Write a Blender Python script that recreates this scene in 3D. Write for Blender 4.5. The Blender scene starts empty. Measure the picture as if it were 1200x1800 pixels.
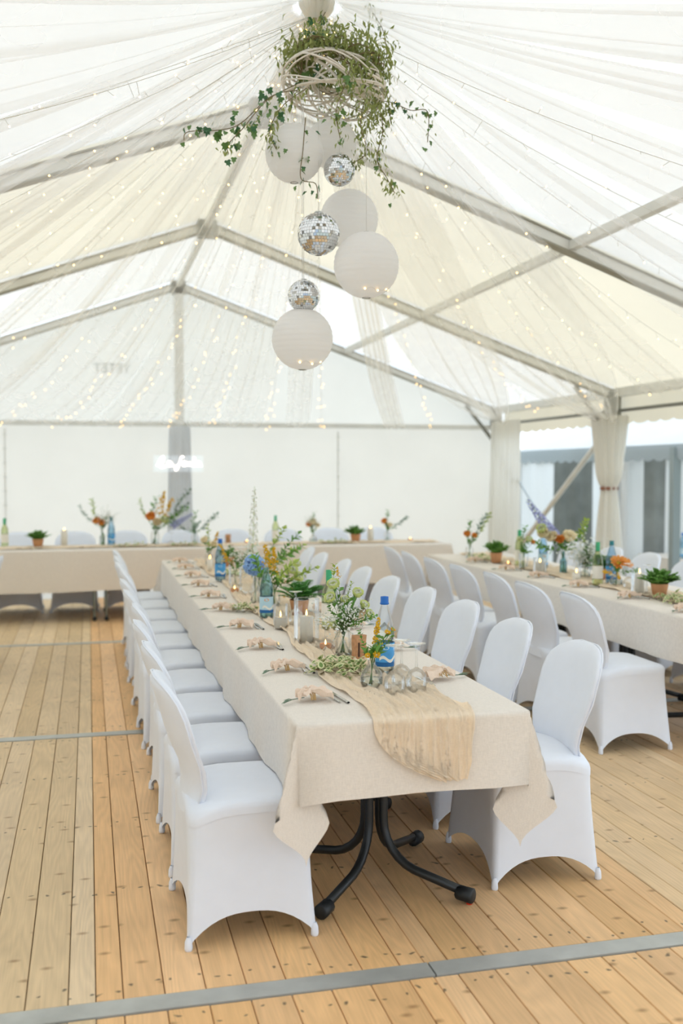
import bpy, math, random
from mathutils import Vector, Matrix, Euler
R = math.radians
PI = math.pi
rnd = random.Random(7)
sc = bpy.context.scene
col = sc.collection

# ------------------------------------------------------------------ camera, sky, exposure
cam_d = bpy.data.cameras.new('camera')
cam = bpy.data.objects.new('camera', cam_d)
col.objects.link(cam)
cam.location = (0, 0, 1.55)
cam.rotation_euler = (R(90 - 2.29), 0, R(-13.876))
cam_d.sensor_fit = 'VERTICAL'
cam_d.sensor_height = 36
cam_d.sensor_width = 24
cam_d.lens = 36.0
cam_d.clip_start = 0.05
cam_d.clip_end = 300
cam_d.dof.use_dof = True
cam_d.dof.focus_distance = 4.1
cam_d.dof.aperture_fstop = 1.8
sc.camera = cam

world = bpy.data.worlds.new('overcast_sky')
sc.world = world
world.use_nodes = True
wn = world.node_tree.nodes
wn['Background'].inputs[0].default_value = (0.77, 0.885, 1.0, 1)
wn['Background'].inputs[1].default_value = 2.2
sc.view_settings.view_transform = 'Standard'
sc.view_settings.look = 'None'
sc.view_settings.gamma = 1
sc.view_settings.use_curve_mapping = False
sc.view_settings.exposure = 0.1
sc.cycles.max_bounces = 8
sc.cycles.diffuse_bounces = 4
sc.cycles.glossy_bounces = 3
sc.cycles.transmission_bounces = 8
sc.cycles.transparent_max_bounces = 24
sc.cycles.sample_clamp_indirect = 6
sc.cycles.caustics_reflective = False
sc.cycles.caustics_refractive = False


# ------------------------------------------------------------------ materials
def lin(r, g, b):
    f = lambda c: (c / 255 / 12.92) if c / 255 <= 0.04045 else ((c / 255 + 0.055) / 1.055) ** 2.4
    return (f(r), f(g), f(b), 1)


def newmat(name):
    m = bpy.data.materials.new(name)
    m.use_nodes = True
    nt = m.node_tree
    nt.nodes.clear()
    out = nt.nodes.new('ShaderNodeOutputMaterial')
    return m, nt, out


def N(nt, typ, **kw):
    n = nt.nodes.new('ShaderNode' + typ)
    for k, v in kw.items():
        if k.startswith('i_'):
            n.inputs[k[2:].replace('_', ' ')].default_value = v
        elif k.startswith('n') and k[1:].isdigit():
            n.inputs[int(k[1:])].default_value = v
        else:
            setattr(n, k, v)
    return n


def L(nt, a, b):
    nt.links.new(a, b)


def plain(name, rgb, rough=0.6, metal=0.0, spec=0.5, var=0.0, vscale=8.0, bump=0.0, bscale=60.0, coat=0.0, trans=0.0):
    """Principled surface with a little noise in colour and relief; trans = share of light passing through (thin things)"""
    m, nt, out = newmat(name)
    p = N(nt, 'BsdfPrincipled')
    c = lin(*rgb)
    p.inputs['Base Color'].default_value = c
    p.inputs['Roughness'].default_value = rough
    p.inputs['Metallic'].default_value = metal
    p.inputs['Specular IOR Level'].default_value = spec
    p.inputs['Coat Weight'].default_value = coat
    tc = N(nt, 'TexCoord')
    if var > 0:
        nz = N(nt, 'TexNoise', i_Scale=vscale, i_Detail=4.0)
        L(nt, tc.outputs['Object'], nz.inputs['Vector'])
        mr = N(nt, 'MapRange', n1=0.3, n2=0.7, n3=1 - var, n4=1 + var)
        L(nt, nz.outputs['Fac'], mr.inputs[0])
        mx = N(nt, 'VectorMath', operation='SCALE')
        mx.inputs[0].default_value = c[:3]
        L(nt, mr.outputs[0], mx.inputs['Scale'])
        L(nt, mx.outputs[0], p.inputs['Base Color'])
    if bump > 0:
        nb = N(nt, 'TexNoise', i_Scale=bscale, i_Detail=3.0)
        L(nt, tc.outputs['Object'], nb.inputs['Vector'])
        b = N(nt, 'Bump', i_Strength=bump, i_Distance=0.01)
        L(nt, nb.outputs['Fac'], b.inputs['Height'])
        L(nt, b.outputs[0], p.inputs['Normal'])
    last = p.outputs[0]
    if trans > 0:
        t = N(nt, 'BsdfTranslucent')
        t.inputs[0].default_value = c
        mix = N(nt, 'MixShader', n0=trans)
        L(nt, last, mix.inputs[1]); L(nt, t.outputs[0], mix.inputs[2])
        last = mix.outputs[0]
    L(nt, last, out.inputs[0])
    return m


def membrane(name, rgb, trans=0.5, var=0.02, scale=1.5):
    m, nt, out = newmat(name)
    d = N(nt, 'BsdfDiffuse'); t = N(nt, 'BsdfTranslucent')
    tc = N(nt, 'TexCoord')
    nz = N(nt, 'TexNoise', i_Scale=scale, i_Detail=3.0)
    L(nt, tc.outputs['Object'], nz.inputs['Vector'])
    mr = N(nt, 'MapRange', n1=0.3, n2=0.7, n3=1 - var, n4=1 + var)
    L(nt, nz.outputs['Fac'], mr.inputs[0])
    mx = N(nt, 'VectorMath', operation='SCALE')
    mx.inputs[0].default_value = lin(*rgb)[:3]
    L(nt, mr.outputs[0], mx.inputs['Scale'])
    L(nt, mx.outputs[0], d.inputs[0]); L(nt, mx.outputs[0], t.inputs[0])
    mix = N(nt, 'MixShader', n0=trans)
    L(nt, d.outputs[0], mix.inputs[1]); L(nt, t.outputs[0], mix.inputs[2])
    L(nt, mix.outputs[0], out.inputs[0])
    return m


def sheer(name, rgb, opacity):
    m, nt, out = newmat(name)
    d = N(nt, 'BsdfDiffuse'); t = N(nt, 'BsdfTranslucent'); tr = N(nt, 'BsdfTransparent')
    d.inputs[0].default_value = lin(*rgb); t.inputs[0].default_value = lin(*rgb)
    tc = N(nt, 'TexCoord')
    nz = N(nt, 'TexNoise', i_Scale=2.0, i_Detail=2.0)
    L(nt, tc.outputs['Object'], nz.inputs['Vector'])
    mr = N(nt, 'MapRange', n1=0.3, n2=0.7, n3=opacity * 0.9, n4=opacity * 1.1)
    L(nt, nz.outputs['Fac'], mr.inputs[0])
    mix = N(nt, 'MixShader', n0=0.6)
    L(nt, d.outputs[0], mix.inputs[1]); L(nt, t.outputs[0], mix.inputs[2])
    m2 = N(nt, 'MixShader')
    L(nt, mr.outputs[0], m2.inputs[0])
    L(nt, tr.outputs[0], m2.inputs[1]); L(nt, mix.outputs[0], m2.inputs[2])
    L(nt, m2.outputs[0], out.inputs[0])
    return m


def glass(name, rgb, refl=0.10, rough=0.03):
    """thin-walled glass: clear or tinted transmission plus fresnel-like gloss"""
    m, nt, out = newmat(name)
    tr = N(nt, 'BsdfTransparent'); g = N(nt, 'BsdfGlossy')
    tr.inputs[0].default_value = lin(*rgb)
    g.inputs['Color'].default_value = (1, 1, 1, 1); g.inputs['Roughness'].default_value = rough
    fr = N(nt, 'Fresnel', i_IOR=1.45)
    mr = N(nt, 'MapRange', n1=0.0, n2=1.0, n3=refl * 0.3, n4=0.7)
    L(nt, fr.outputs[0], mr.inputs[0])
    mix = N(nt, 'MixShader')
    L(nt, mr.outputs[0], mix.inputs[0])
    L(nt, tr.outputs[0], mix.inputs[1]); L(nt, g.outputs[0], mix.inputs[2])
    L(nt, mix.outputs[0], out.inputs[0])
    return m


def emit(name, rgb, strength, sample=False):
    m, nt, out = newmat(name)
    e = N(nt, 'Emission', i_Strength=strength)
    e.inputs[0].default_value = lin(*rgb)
    L(nt, e.outputs[0], out.inputs[0])
    if not sample:
        m.cycles.emission_sampling = 'NONE'
    return m


def weave(name, rgb, scale=450.0, rough=0.9, trans=0.0, crease=0.0):
    """linen: fine cross weave in colour and relief"""
    m, nt, out = newmat(name)
    p = N(nt, 'BsdfPrincipled', i_Roughness=rough)
    p.inputs['Specular IOR Level'].default_value = 0.15
    p.inputs['Sheen Weight'].default_value = 0.15
    tc = N(nt, 'TexCoord')
    c = lin(*rgb)
    hs = []
    for sx in ((8, 1, 1), (1, 8, 8)):
        mp = N(nt, 'Mapping'); mp.inputs['Scale'].default_value = sx
        nz = N(nt, 'TexNoise', i_Scale=scale / 8, i_Detail=2.0)
        L(nt, tc.outputs['Object'], mp.inputs[0]); L(nt, mp.outputs[0], nz.inputs['Vector'])
        hs.append(nz.outputs['Fac'])
    ad = N(nt, 'Math', operation='ADD'); L(nt, hs[0], ad.inputs[0]); L(nt, hs[1], ad.inputs[1])
    mr = N(nt, 'MapRange', n1=0.7, n2=1.3, n3=0.93, n4=1.06); L(nt, ad.outputs[0], mr.inputs[0])
    mx = N(nt, 'VectorMath', operation='SCALE'); mx.inputs[0].default_value = c[:3]
    L(nt, mr.outputs[0], mx.inputs['Scale']); L(nt, mx.outputs[0], p.inputs['Base Color'])
    bp = N(nt, 'Bump', i_Strength=0.25, i_Distance=0.002); L(nt, ad.outputs[0], bp.inputs['Height'])
    if crease > 0:
        n2 = N(nt, 'TexNoise', i_Scale=5.0, i_Detail=3.0, i_Distortion=0.6)
        L(nt, tc.outputs['Object'], n2.inputs['Vector'])
        b2 = N(nt, 'Bump', i_Strength=crease, i_Distance=0.03); L(nt, n2.outputs['Fac'], b2.inputs['Height'])
        L(nt, bp.outputs[0], b2.inputs['Normal'])
        L(nt, b2.outputs[0], p.inputs['Normal'])
    else:
        L(nt, bp.outputs[0], p.inputs['Normal'])
    last = p.outputs[0]
    if trans > 0:
        t = N(nt, 'BsdfTranslucent'); L(nt, mx.outputs[0], t.inputs[0])
        mix = N(nt, 'MixShader', n0=trans)
        L(nt, last, mix.inputs[1]); L(nt, t.outputs[0], mix.inputs[2]); last = mix.outputs[0]
    L(nt, last, out.inputs[0])
    return m


def plank_material(name, use_object=True):
    """larch boards: growth rings, knots, two rows of nails; tone comes from each board's own colour"""
    m, nt, out = newmat(name)
    p = N(nt, 'BsdfPrincipled', i_Roughness=0.55)
    p.inputs['Specular IOR Level'].default_value = 0.35
    tc = N(nt, 'TexCoord'); oi = N(nt, 'ObjectInfo')
    off = N(nt, 'Math', operation='MULTIPLY', n1=71.0); L(nt, oi.outputs['Random'], off.inputs[0])
    cmb = N(nt, 'CombineXYZ'); L(nt, off.outputs[0], cmb.inputs[0]); L(nt, off.outputs[0], cmb.inputs[1])
    mp = N(nt, 'VectorMath', operation='ADD')
    L(nt, tc.outputs['Object'], mp.inputs[0]); L(nt, cmb.outputs[0], mp.inputs[1])
    # cathedral grain
    m1 = N(nt, 'Mapping'); m1.inputs['Scale'].default_value = (1, 0.10, 1)
    L(nt, mp.outputs[0], m1.inputs[0])
    nz = N(nt, 'TexNoise', i_Scale=7.0, i_Detail=1.5); L(nt, m1.outputs[0], nz.inputs['Vector'])
    ml = N(nt, 'Math', operation='MULTIPLY', n1=17.0); L(nt, nz.outputs['Fac'], ml.inputs[0])
    fr = N(nt, 'Math', operation='PINGPONG', n1=0.5); L(nt, ml.outputs[0], fr.inputs[0])
    g1 = N(nt, 'MapRange', n1=0.0, n2=0.5, n3=0.93, n4=1.03); L(nt, fr.outputs[0], g1.inputs[0])
    # fine fibres
    m2 = N(nt, 'Mapping'); m2.inputs['Scale'].default_value = (1, 0.03, 1)
    L(nt, mp.outputs[0], m2.inputs[0])
    n2 = N(nt, 'TexNoise', i_Scale=160.0, i_Detail=2.0); L(nt, m2.outputs[0], n2.inputs['Vector'])
    g2 = N(nt, 'MapRange', n1=0.3, n2=0.7, n3=0.94, n4=1.05); L(nt, n2.outputs['Fac'], g2.inputs[0])
    g = N(nt, 'Math', operation='MULTIPLY'); L(nt, g1.outputs[0], g.inputs[0]); L(nt, g2.outputs[0], g.inputs[1])
    n3 = N(nt, 'TexNoise', i_Scale=2.5, i_Detail=3.0); L(nt, mp.outputs[0], n3.inputs['Vector'])
    g3 = N(nt, 'MapRange', n1=0.3, n2=0.7, n3=0.92, n4=1.07); L(nt, n3.outputs['Fac'], g3.inputs[0])
    gg = N(nt, 'Math', operation='MULTIPLY'); L(nt, g.outputs[0], gg.inputs[0]); L(nt, g3.outputs[0], gg.inputs[1])
    sc_ = N(nt, 'VectorMath', operation='SCALE')
    L(nt, oi.outputs['Color'], sc_.inputs[0]); L(nt, gg.outputs[0], sc_.inputs['Scale'])
    # knots
    m4 = N(nt, 'Mapping'); m4.inputs['Scale'].default_value = (1.0, 1.7, 1)
    L(nt, mp.outputs[0], m4.inputs[0])
    vo = N(nt, 'TexVoronoi', voronoi_dimensions='2D', i_Scale=3.4); L(nt, m4.outputs[0], vo.inputs['Vector'])
    kn = N(nt, 'MapRange', n1=0.015, n2=0.085, n3=0.62, n4=0.0); L(nt, vo.outputs['Distance'], kn.inputs[0])
    mk = N(nt, 'MixRGB'); mk.inputs[2].default_value = lin(136, 92, 52)
    L(nt, kn.outputs[0], mk.inputs[0]); L(nt, sc_.outputs[0], mk.inputs[1])
    # nails: rows every 0.76 m, two per board
    sp = N(nt, 'SeparateXYZ'); L(nt, tc.outputs['Object'], sp.inputs[0])
    ax = N(nt, 'Math', operation='ABSOLUTE'); L(nt, sp.outputs[0], ax.inputs[0])
    dx = N(nt, 'Math', operation='SUBTRACT', n1=0.033); L(nt, ax.outputs[0], dx.inputs[0])
    jit = N(nt, 'TexNoise', i_Scale=9.0); L(nt, mp.outputs[0], jit.inputs['Vector'])
    jj = N(nt, 'MapRange', n1=0.3, n2=0.7, n3=-0.02, n4=0.02); L(nt, jit.outputs['Fac'], jj.inputs[0])
    dx2 = N(nt, 'Math', operation='ADD'); L(nt, dx.outputs[0], dx2.inputs[0]); L(nt, jj.outputs[0], dx2.inputs[1])
    ys = N(nt, 'Math', operation='ADD'); L(nt, sp.outputs[1], ys.inputs[0]); L(nt, jj.outputs[0], ys.inputs[1])
    y2 = N(nt, 'Math', operation='ADD', n1=100 * 0.74 + 0.0); L(nt, ys.outputs[0], y2.inputs[0])
    ym = N(nt, 'Math', operation='MODULO', n1=0.74); L(nt, y2.outputs[0], ym.inputs[0])
    yd = N(nt, 'Math', operation='SUBTRACT', n1=0.02); L(nt, ym.outputs[0], yd.inputs[0])
    cv = N(nt, 'CombineXYZ'); L(nt, dx2.outputs[0], cv.inputs[0]); L(nt, yd.outputs[0], cv.inputs[1])
    ln = N(nt, 'VectorMath', operation='LENGTH'); L(nt, cv.outputs[0], ln.inputs[0])
    nl = N(nt, 'MapRange', n1=0.0035, n2=0.009, n3=0.8, n4=0.0); L(nt, ln.outputs['Value'], nl.inputs[0])
    mn = N(nt, 'MixRGB'); mn.inputs[2].default_value = lin(70, 62, 52)
    L(nt, nl.outputs[0], mn.inputs[0]); L(nt, mk.outputs[0], mn.inputs[1])
    L(nt, mn.outputs[0], p.inputs['Base Color'])
    bp = N(nt, 'Bump', i_Strength=0.15, i_Distance=0.004); L(nt, gg.outputs[0], bp.inputs['Height'])
    L(nt, bp.outputs[0], p.inputs['Normal'])
    L(nt, p.outputs[0], out.inputs[0])
    return m


MT = {}
MT['roof_white'] = membrane('roof_membrane_white', (244, 238, 229), 0.45)
MT['roof_cream'] = membrane('roof_membrane_cream', (242, 230, 206), 0.44)
MT['wall_mem'] = membrane('wall_membrane', (243, 236, 225), 0.5)
MT['front_dimmer'] = membrane('added_front_dimmer', (206, 220, 240), 0.3)  # blue-grey and less translucent, to dim and cool light at the added front wall
MT['gable_mem'] = membrane('gable_membrane', (244, 239, 230), 0.5)
MT['curtain_cream'] = membrane('cream_curtain', (246, 243, 235), 0.5)
MT['sheer'] = sheer('sheer_voile', (254, 253, 251), 0.26)
MT['sheer2'] = sheer('sheer_voile_dense', (252, 250, 245), 0.36)
MT['alu'] = plain('anodised_aluminium', (224, 223, 216), 0.5, 0.1, var=0.05)
MT['alu_edge'] = plain('darker_flange', (158, 154, 138), 0.6, 0.2)  # flange strips, darker than the web of the rafter
MT['alu_dark'] = plain('steel_fitting', (140, 140, 132), 0.5, 0.5)
MT['strip'] = plain('galvanised_strip', (186, 188, 184), 0.5, 0.35, var=0.14, vscale=6, bump=0.05)
MT['under'] = plain('dark_subfloor', (96, 68, 42), 0.9)
MT['plank'] = plank_material('larch_board')
MT['chair'] = plain('white_stretch_cover', (236, 241, 251), 0.62, spec=0.25, var=0.012, vscale=14)
MT['linen'] = weave('beige_linen', (234, 226, 216), crease=0.10)
MT['gauze'] = weave('peach_gauze', (253, 234, 208), 300, trans=0.15, crease=0.5)
MT['napkin'] = weave('blush_napkin', (246, 224, 204), 500, trans=0.1)
MT['black'] = plain('black_powder_coat', (34, 38, 40), 0.38, var=0.05)
MT['blackcap'] = plain('black_plastic', (26, 30, 33), 0.5)
MT['red'] = plain('red_plastic', (226, 62, 30), 0.45)
MT['tabletop'] = plain('table_board', (150, 118, 84), 0.6, var=0.1)
MT['chrome'] = plain('bright_steel', (205, 206, 205), 0.22, 0.9)
MT['glass'] = glass('clear_glass', (253, 254, 254))
MT['glass_blue'] = glass('blue_tinted_bottle', (206, 228, 242))
MT['glass_turq'] = glass('turquoise_tinted_bottle', (192, 226, 230))
MT['glass_green'] = glass('pale_green_glass', (232, 238, 206))
MT['water'] = glass('vase_water', (244, 249, 248), 0.04)
MT['label_blue'] = plain('blue_label', (72, 156, 214), 0.5, var=0.12, vscale=30)
MT['label_pale'] = plain('pale_label', (182, 214, 226), 0.5)
MT['label_white'] = plain('cream_label', (238, 234, 222), 0.6)
MT['label_navy'] = plain('navy_print', (22, 98, 158), 0.5)
MT['cap_blue'] = plain('blue_cap', (20, 104, 190), 0.4)
MT['cap_teal'] = plain('teal_cap', (30, 120, 128), 0.4)
MT['cap_green'] = plain('green_foil', (58, 168, 116), 0.4)
MT['wax'] = plain('candle_wax', (246, 242, 232), 0.5, trans=0.25)
MT['wick'] = plain('wick', (40, 34, 30), 0.9)
MT['flame'] = emit('candle_flame', (255, 200, 110), 9.0)
MT['bulb'] = emit('warm_bulb', (255, 200, 120), 9.0)
MT['wire'] = plain('clear_wire', (226, 223, 213), 0.5)
MT['neon'] = emit('neon_tube', (255, 240, 225), 6.0)
MT['paper'] = membrane('lantern_paper', (252, 251, 250), 0.6, 0.01)
MT['mirror'] = plain('mirror_tile', (232, 234, 236), 0.06, 1.0)
MT['grout'] = plain('mirror_ball_core', (150, 150, 148), 0.5, 0.5)
MT['wicker'] = plain('whitewashed_willow', (234, 226, 214), 0.75, var=0.08, vscale=30)
MT['string'] = plain('white_string', (232, 230, 224), 0.8)
MT['twine'] = plain('dried_grass', (200, 164, 110), 0.9)
MT['ivy'] = plain('ivy_leaf', (96, 132, 70), 0.45, var=0.25, vscale=20, trans=0.2)
MT['ivy_dark'] = plain('dark_ivy_leaf', (60, 106, 66), 0.45, var=0.2, vscale=20, trans=0.15)
MT['olive'] = plain('narrow_olive_leaf', (150, 160, 92), 0.55, var=0.25, vscale=15, trans=0.3)
MT['varieg'] = plain('variegated_leaf_edge', (226, 226, 178), 0.5, trans=0.15)
MT['varieg_g'] = plain('variegated_leaf_heart', (118, 150, 78), 0.5, var=0.2, trans=0.15)
MT['stem'] = plain('green_stem', (92, 126, 58), 0.6)
MT['vine'] = plain('woody_vine', (120, 104, 70), 0.8)
MT['leaf'] = plain('fresh_leaf', (110, 160, 70), 0.5, var=0.25, vscale=25, trans=0.25)
MT['leaf_y'] = plain('lime_leaf', (170, 190, 88), 0.5, var=0.25, vscale=25, trans=0.25)
MT['fern'] = plain('fern_green', (84, 152, 66), 0.5, var=0.25, vscale=25, trans=0.25)
MT['eucal'] = plain('grey_green_leaf', (120, 146, 124), 0.6, var=0.15, trans=0.2)
MT['f_white'] = plain('white_petal', (246, 246, 238), 0.6, trans=0.3)
MT['f_lime'] = plain('pale_lime_petal', (226, 234, 160), 0.6, trans=0.3)
MT['f_cream'] = plain('cream_petal', (250, 238, 206), 0.6, trans=0.3)
MT['f_yellow'] = plain('yellow_blossom', (240, 194, 46), 0.7, trans=0.2)
MT['f_orange'] = plain('apricot_petal', (242, 170, 84), 0.6, trans=0.25)
MT['f_blue'] = plain('blue_hydrangea_petal', (158, 196, 240), 0.6, var=0.2, vscale=60, trans=0.2)
MT['f_navy'] = plain('deep_blue_heart', (62, 96, 160), 0.7)
MT['f_lilac'] = plain('lilac_blue_petal', (184, 188, 228), 0.6, var=0.15, trans=0.3)
MT['terracotta'] = plain('kraft_terracotta', (206, 150, 106), 0.8, var=0.08)
MT['wood'] = plain('bark_block', (196, 146, 104), 0.8, var=0.2, vscale=40, bump=0.4)
MT['bark'] = plain('dark_bark', (84, 60, 44), 0.9, var=0.25, vscale=50)
MT['grey_fab'] = membrane('grey_pavilion_fabric', (166, 173, 174), 0.3)
MT['dark_fab'] = plain('charcoal_side_wall', (136, 139, 134), 0.8, var=0.14, vscale=4)
MT['white_fab'] = membrane('white_side_wall', (240, 240, 238), 0.45)
MT['grey_post'] = plain('grey_pavilion_post', (142, 152, 150), 0.6)
MT['grass'] = plain('lawn', (150, 150, 136), 0.95, var=0.2, vscale=2)
MT['tie'] = plain('brown_tie_ribbon', (150, 104, 84), 0.8)
MT['post_drape'] = membrane('pale_blue_post_cloth', (232, 235, 238), 0.4)
MT['print'] = membrane('faded_print', (196, 197, 192), 0.5, 0.0)
MT['strap'] = plain('pale_strap', (196, 212, 226), 0.6)


# ------------------------------------------------------------------ mesh helpers
class MB:
    def __init__(s):
        s.v = []; s.f = []; s.mi = []; s.cur = 0

    def add(s, vs, fs, mi=None):
        o = len(s.v)
        s.v.extend([tuple(p) for p in vs])
        for f in fs:
            s.f.append(tuple(i + o for i in f)); s.mi.append(s.cur if mi is None else mi)

    def box(s, c, d, rot=None):
        x, y, z = d[0] / 2, d[1] / 2, d[2] / 2
        vs = [Vector((a * x, b * y, e * z)) for a in (-1, 1) for b in (-1, 1) for e in (-1, 1)]
        if rot is not None:
            vs = [rot @ p for p in vs]
        vs = [p + Vector(c) for p in vs]
        s.add(vs, [(0, 1, 3, 2), (4, 6, 7, 5), (0, 4, 5, 1), (2, 3, 7, 6), (0, 2, 6, 4), (1, 5, 7, 3)])

    def beam(s, a, b, w, h, up=(0, 0, 1)):
        a = Vector(a); b = Vector(b); d = (b - a).normalized(); u = Vector(up)
        sd = d.cross(u)
        if sd.length < 1e-4:
            sd = d.cross(Vector((1, 0, 0)))
        sd.normalize(); u = sd.cross(d).normalized()
        vs = []
        for p in (a, b):
            for i, j in ((-1, -1), (1, -1), (1, 1), (-1, 1)):
                vs.append(p + sd * (i * w / 2) + u * (j * h / 2))
        s.add(vs, [(0, 1, 2, 3), (7, 6, 5, 4), (0, 4, 5, 1), (1, 5, 6, 2), (2, 6, 7, 3), (3, 7, 4, 0)])

    def tube(s, pts, r, n=6, cap=True):
        pts = [Vector(p) for p in pts]
        rr = r if isinstance(r, (list, tuple)) else [r] * len(pts)
        rings = []
        prev = None
        for i, p in enumerate(pts):
            d = (pts[min(i + 1, len(pts) - 1)] - pts[max(i - 1, 0)])
            if d.length < 1e-9:
                d = Vector((0, 0, 1))
            d.normalize()
            if prev is None:
                a = d.cross(Vector((0, 0, 1)))
                if a.length < 1e-3:
                    a = d.cross(Vector((1, 0, 0)))
            else:
                a = prev - d * prev.dot(d)
                if a.length < 1e-6:
                    a = d.cross(Vector((1, 0, 0)))
            a.normalize(); prev = a
            b = d.cross(a)
            rings.append([p + (a * math.cos(2 * PI * k / n) + b * math.sin(2 * PI * k / n)) * rr[i] for k in range(n)])
        vs = [p for rg in rings for p in rg]
        fs = []
        for i in range(len(pts) - 1):
            for k in range(n):
                k2 = (k + 1) % n
                fs.append((i * n + k, i * n + k2, (i + 1) * n + k2, (i + 1) * n + k))
        if cap:
            fs.append(tuple(range(n - 1, -1, -1)))
            fs.append(tuple((len(pts) - 1) * n + k for k in range(n)))
        s.add(vs, fs)

    def lathe(s, prof, n=16, c=(0, 0, 0), M=None):
        c = Vector(c)
        vs = []
        for r, z in prof:
            for k in range(n):
                p = Vector((r * math.cos(2 * PI * k / n), r * math.sin(2 * PI * k / n), z))
                if M is not None:
                    p = M @ p
                vs.append(p + c)
        fs = []
        for i in range(len(prof) - 1):
            for k in range(n):
                k2 = (k + 1) % n
                fs.append((i * n + k, i * n + k2, (i + 1) * n + k2, (i + 1) * n + k))
        s.add(vs, fs)

    def grid(s, fn, us, vs_, closeu=False):
        pts = [fn(u, v) for v in vs_ for u in us]
        nu = len(us); fs = []
        for j in range(len(vs_) - 1):
            for i in range(nu if closeu else nu - 1):
                i2 = (i + 1) % nu
                fs.append((j * nu + i, j * nu + i2, (j + 1) * nu + i2, (j + 1) * nu + i))
        s.add(pts, fs)

    def ball(s, c, r, n=6, m=4, sq=(1, 1, 1)):
        c = Vector(c)
        prof = [(max(1e-4, r * math.sin(PI * i / m)), -r * math.cos(PI * i / m)) for i in range(m + 1)]
        vs = []
        for pr, pz in prof:
            for k in range(n):
                vs.append(c + Vector((pr * math.cos(2 * PI * k / n) * sq[0], pr * math.sin(2 * PI * k / n) * sq[1], pz * sq[2])))
        fs = [(i * n + k, i * n + (k + 1) % n, (i + 1) * n + (k + 1) % n, (i + 1) * n + k) for i in range(m) for k in range(n)]
        s.add(vs, fs)

    def leaf(s, p, d, nrm, ln, w, bend=0.15, mi=None):
        """pointed leaf folded along its midrib"""
        p = Vector(p); d = Vector(d).normalized(); nrm = Vector(nrm)
        sd = d.cross(nrm)
        if sd.length < 1e-4:
            sd = d.cross(Vector((0.3, 0.5, 0.8)))
        sd.normalize(); up = sd.cross(d).normalized()
        a = p; b = p + d * ln * 0.45 + up * ln * bend; c = p + d * ln
        l = p + d * ln * 0.42 + sd * w / 2 + up * ln * (bend + 0.06); r = p + d * ln * 0.42 - sd * w / 2 + up * ln * (bend + 0.06)
        s.add([a, l, b, r, c], [(0, 2, 1), (0, 3, 2), (1, 2, 4), (2, 3, 4)], mi)

    def mesh(s, name, mats, smooth=True):
        me = bpy.data.meshes.new(name)
        me.from_pydata(s.v, [], s.f)
        if not isinstance(mats, (list, tuple)):
            mats = [mats]
        for m in mats:
            me.materials.append(m)
        if len(mats) > 1:
            me.polygons.foreach_set('material_index', s.mi)
        me.polygons.foreach_set('use_smooth', [smooth] * len(s.f))
        me.update()
        return me

    def build(s, name, mats, parent=None, smooth=True, loc=None):
        o = bpy.data.objects.new(name, s.mesh(name, mats, smooth))
        col.objects.link(o)
        if parent is not None:
            o.parent = parent
        if loc is not None:
            o.location = loc
        return o


def lerp(a, b, t):
    return a + (b - a) * t


def vl(a, b, t):
    return Vector(a) * (1 - t) + Vector(b) * t


def rng(a, b, n):
    return [a + (b - a) * i / n for i in range(n + 1)]


def rv(k=1.0):
    return Vector((rnd.uniform(-k, k), rnd.uniform(-k, k), rnd.uniform(-k, k)))


def tag(o, label=None, cat=None, group=None, kind=None):
    if label: o['label'] = label
    if cat: o['category'] = cat
    if group: o['group'] = group
    if kind: o['kind'] = kind
    return o


def thing(name, label, cat, loc=(0, 0, 0), rz=0.0, group=None):
    o = bpy.data.objects.new(name, None)
    o.empty_display_size = 0.1
    col.objects.link(o)
    o.location = loc; o.rotation_euler = (0, 0, rz)
    return tag(o, label, cat, group)


def kids(o):
    return [c for c in bpy.data.objects if c.parent == o]


def copy_tree(o, loc=None, rz=None, label=None, parent=None, ch=None):
    c = o.copy(); col.objects.link(c)
    if parent is not None: c.parent = parent
    if loc is not None: c.location = loc
    if rz is not None: c.rotation_euler = (0, 0, rz)
    if label: c['label'] = label
    for k in o.children:
        copy_tree(k, parent=c)
    return c


def structure(o):
    o['kind'] = 'structure'
    return o


ORD = ['first', 'second', 'third', 'fourth', 'fifth', 'sixth', 'seventh', 'eighth', 'ninth', 'tenth', 'eleventh', 'twelfth']
T = 0.742          # table cloth surface height
RX, RZ, EX, EZ = 1.10, 3.86, 4.22, 2.36   # ridge x and z, half width, eave z

# ------------------------------------------------------------------ ground, floor
m = MB(); m.box((3, 6, -0.33), (120, 120, 0.2))
structure(m.build('ground', MT['grass'], smooth=False))
m = MB(); m.box((1.1, 4.8, -0.11), (8.9, 16.3, 0.16))
floor = structure(m.build('floor', MT['under'], smooth=False))
ROWS = [(-3.28, -0.25), (-0.16, 2.925), (3.015, 6.10), (6.19, 9.42), (9.51, 12.85)]
SHOW = {0: (9, 9), 1: (-1, 3), 2: (-1, 4), 3: (-2, 5), 4: (-2, 6)}
pl_mesh = {}


def plank_mesh(w, ln):
    k = (round(w, 3), round(ln, 3))
    if k not in pl_mesh:
        mb = MB(); a, b, c = w / 2, ln / 2, 0.0025
        z0, z1 = -0.03, 0.0
        vs = [(-a, -b, z0), (a, -b, z0), (a, b, z0), (-a, b, z0), (-a, -b, z1 - c), (a, -b, z1 - c), (a, b, z1 - c), (-a, b, z1 - c),
              (-a + c, -b + c, z1), (a - c, -b + c, z1), (a - c, b - c, z1), (-a + c, b - c, z1)]
        fs = [(0, 1, 5, 4), (1, 2, 6, 5), (2, 3, 7, 6), (3, 0, 4, 7), (4, 5, 9, 8), (5, 6, 10, 9), (6, 7, 11, 10), (7, 4, 8, 11), (8, 9, 10, 11)]
        mb.add(vs, fs)
        pl_mesh[k] = mb.mesh('plank', MT['plank'], False)
    return pl_mesh[k]


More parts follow.
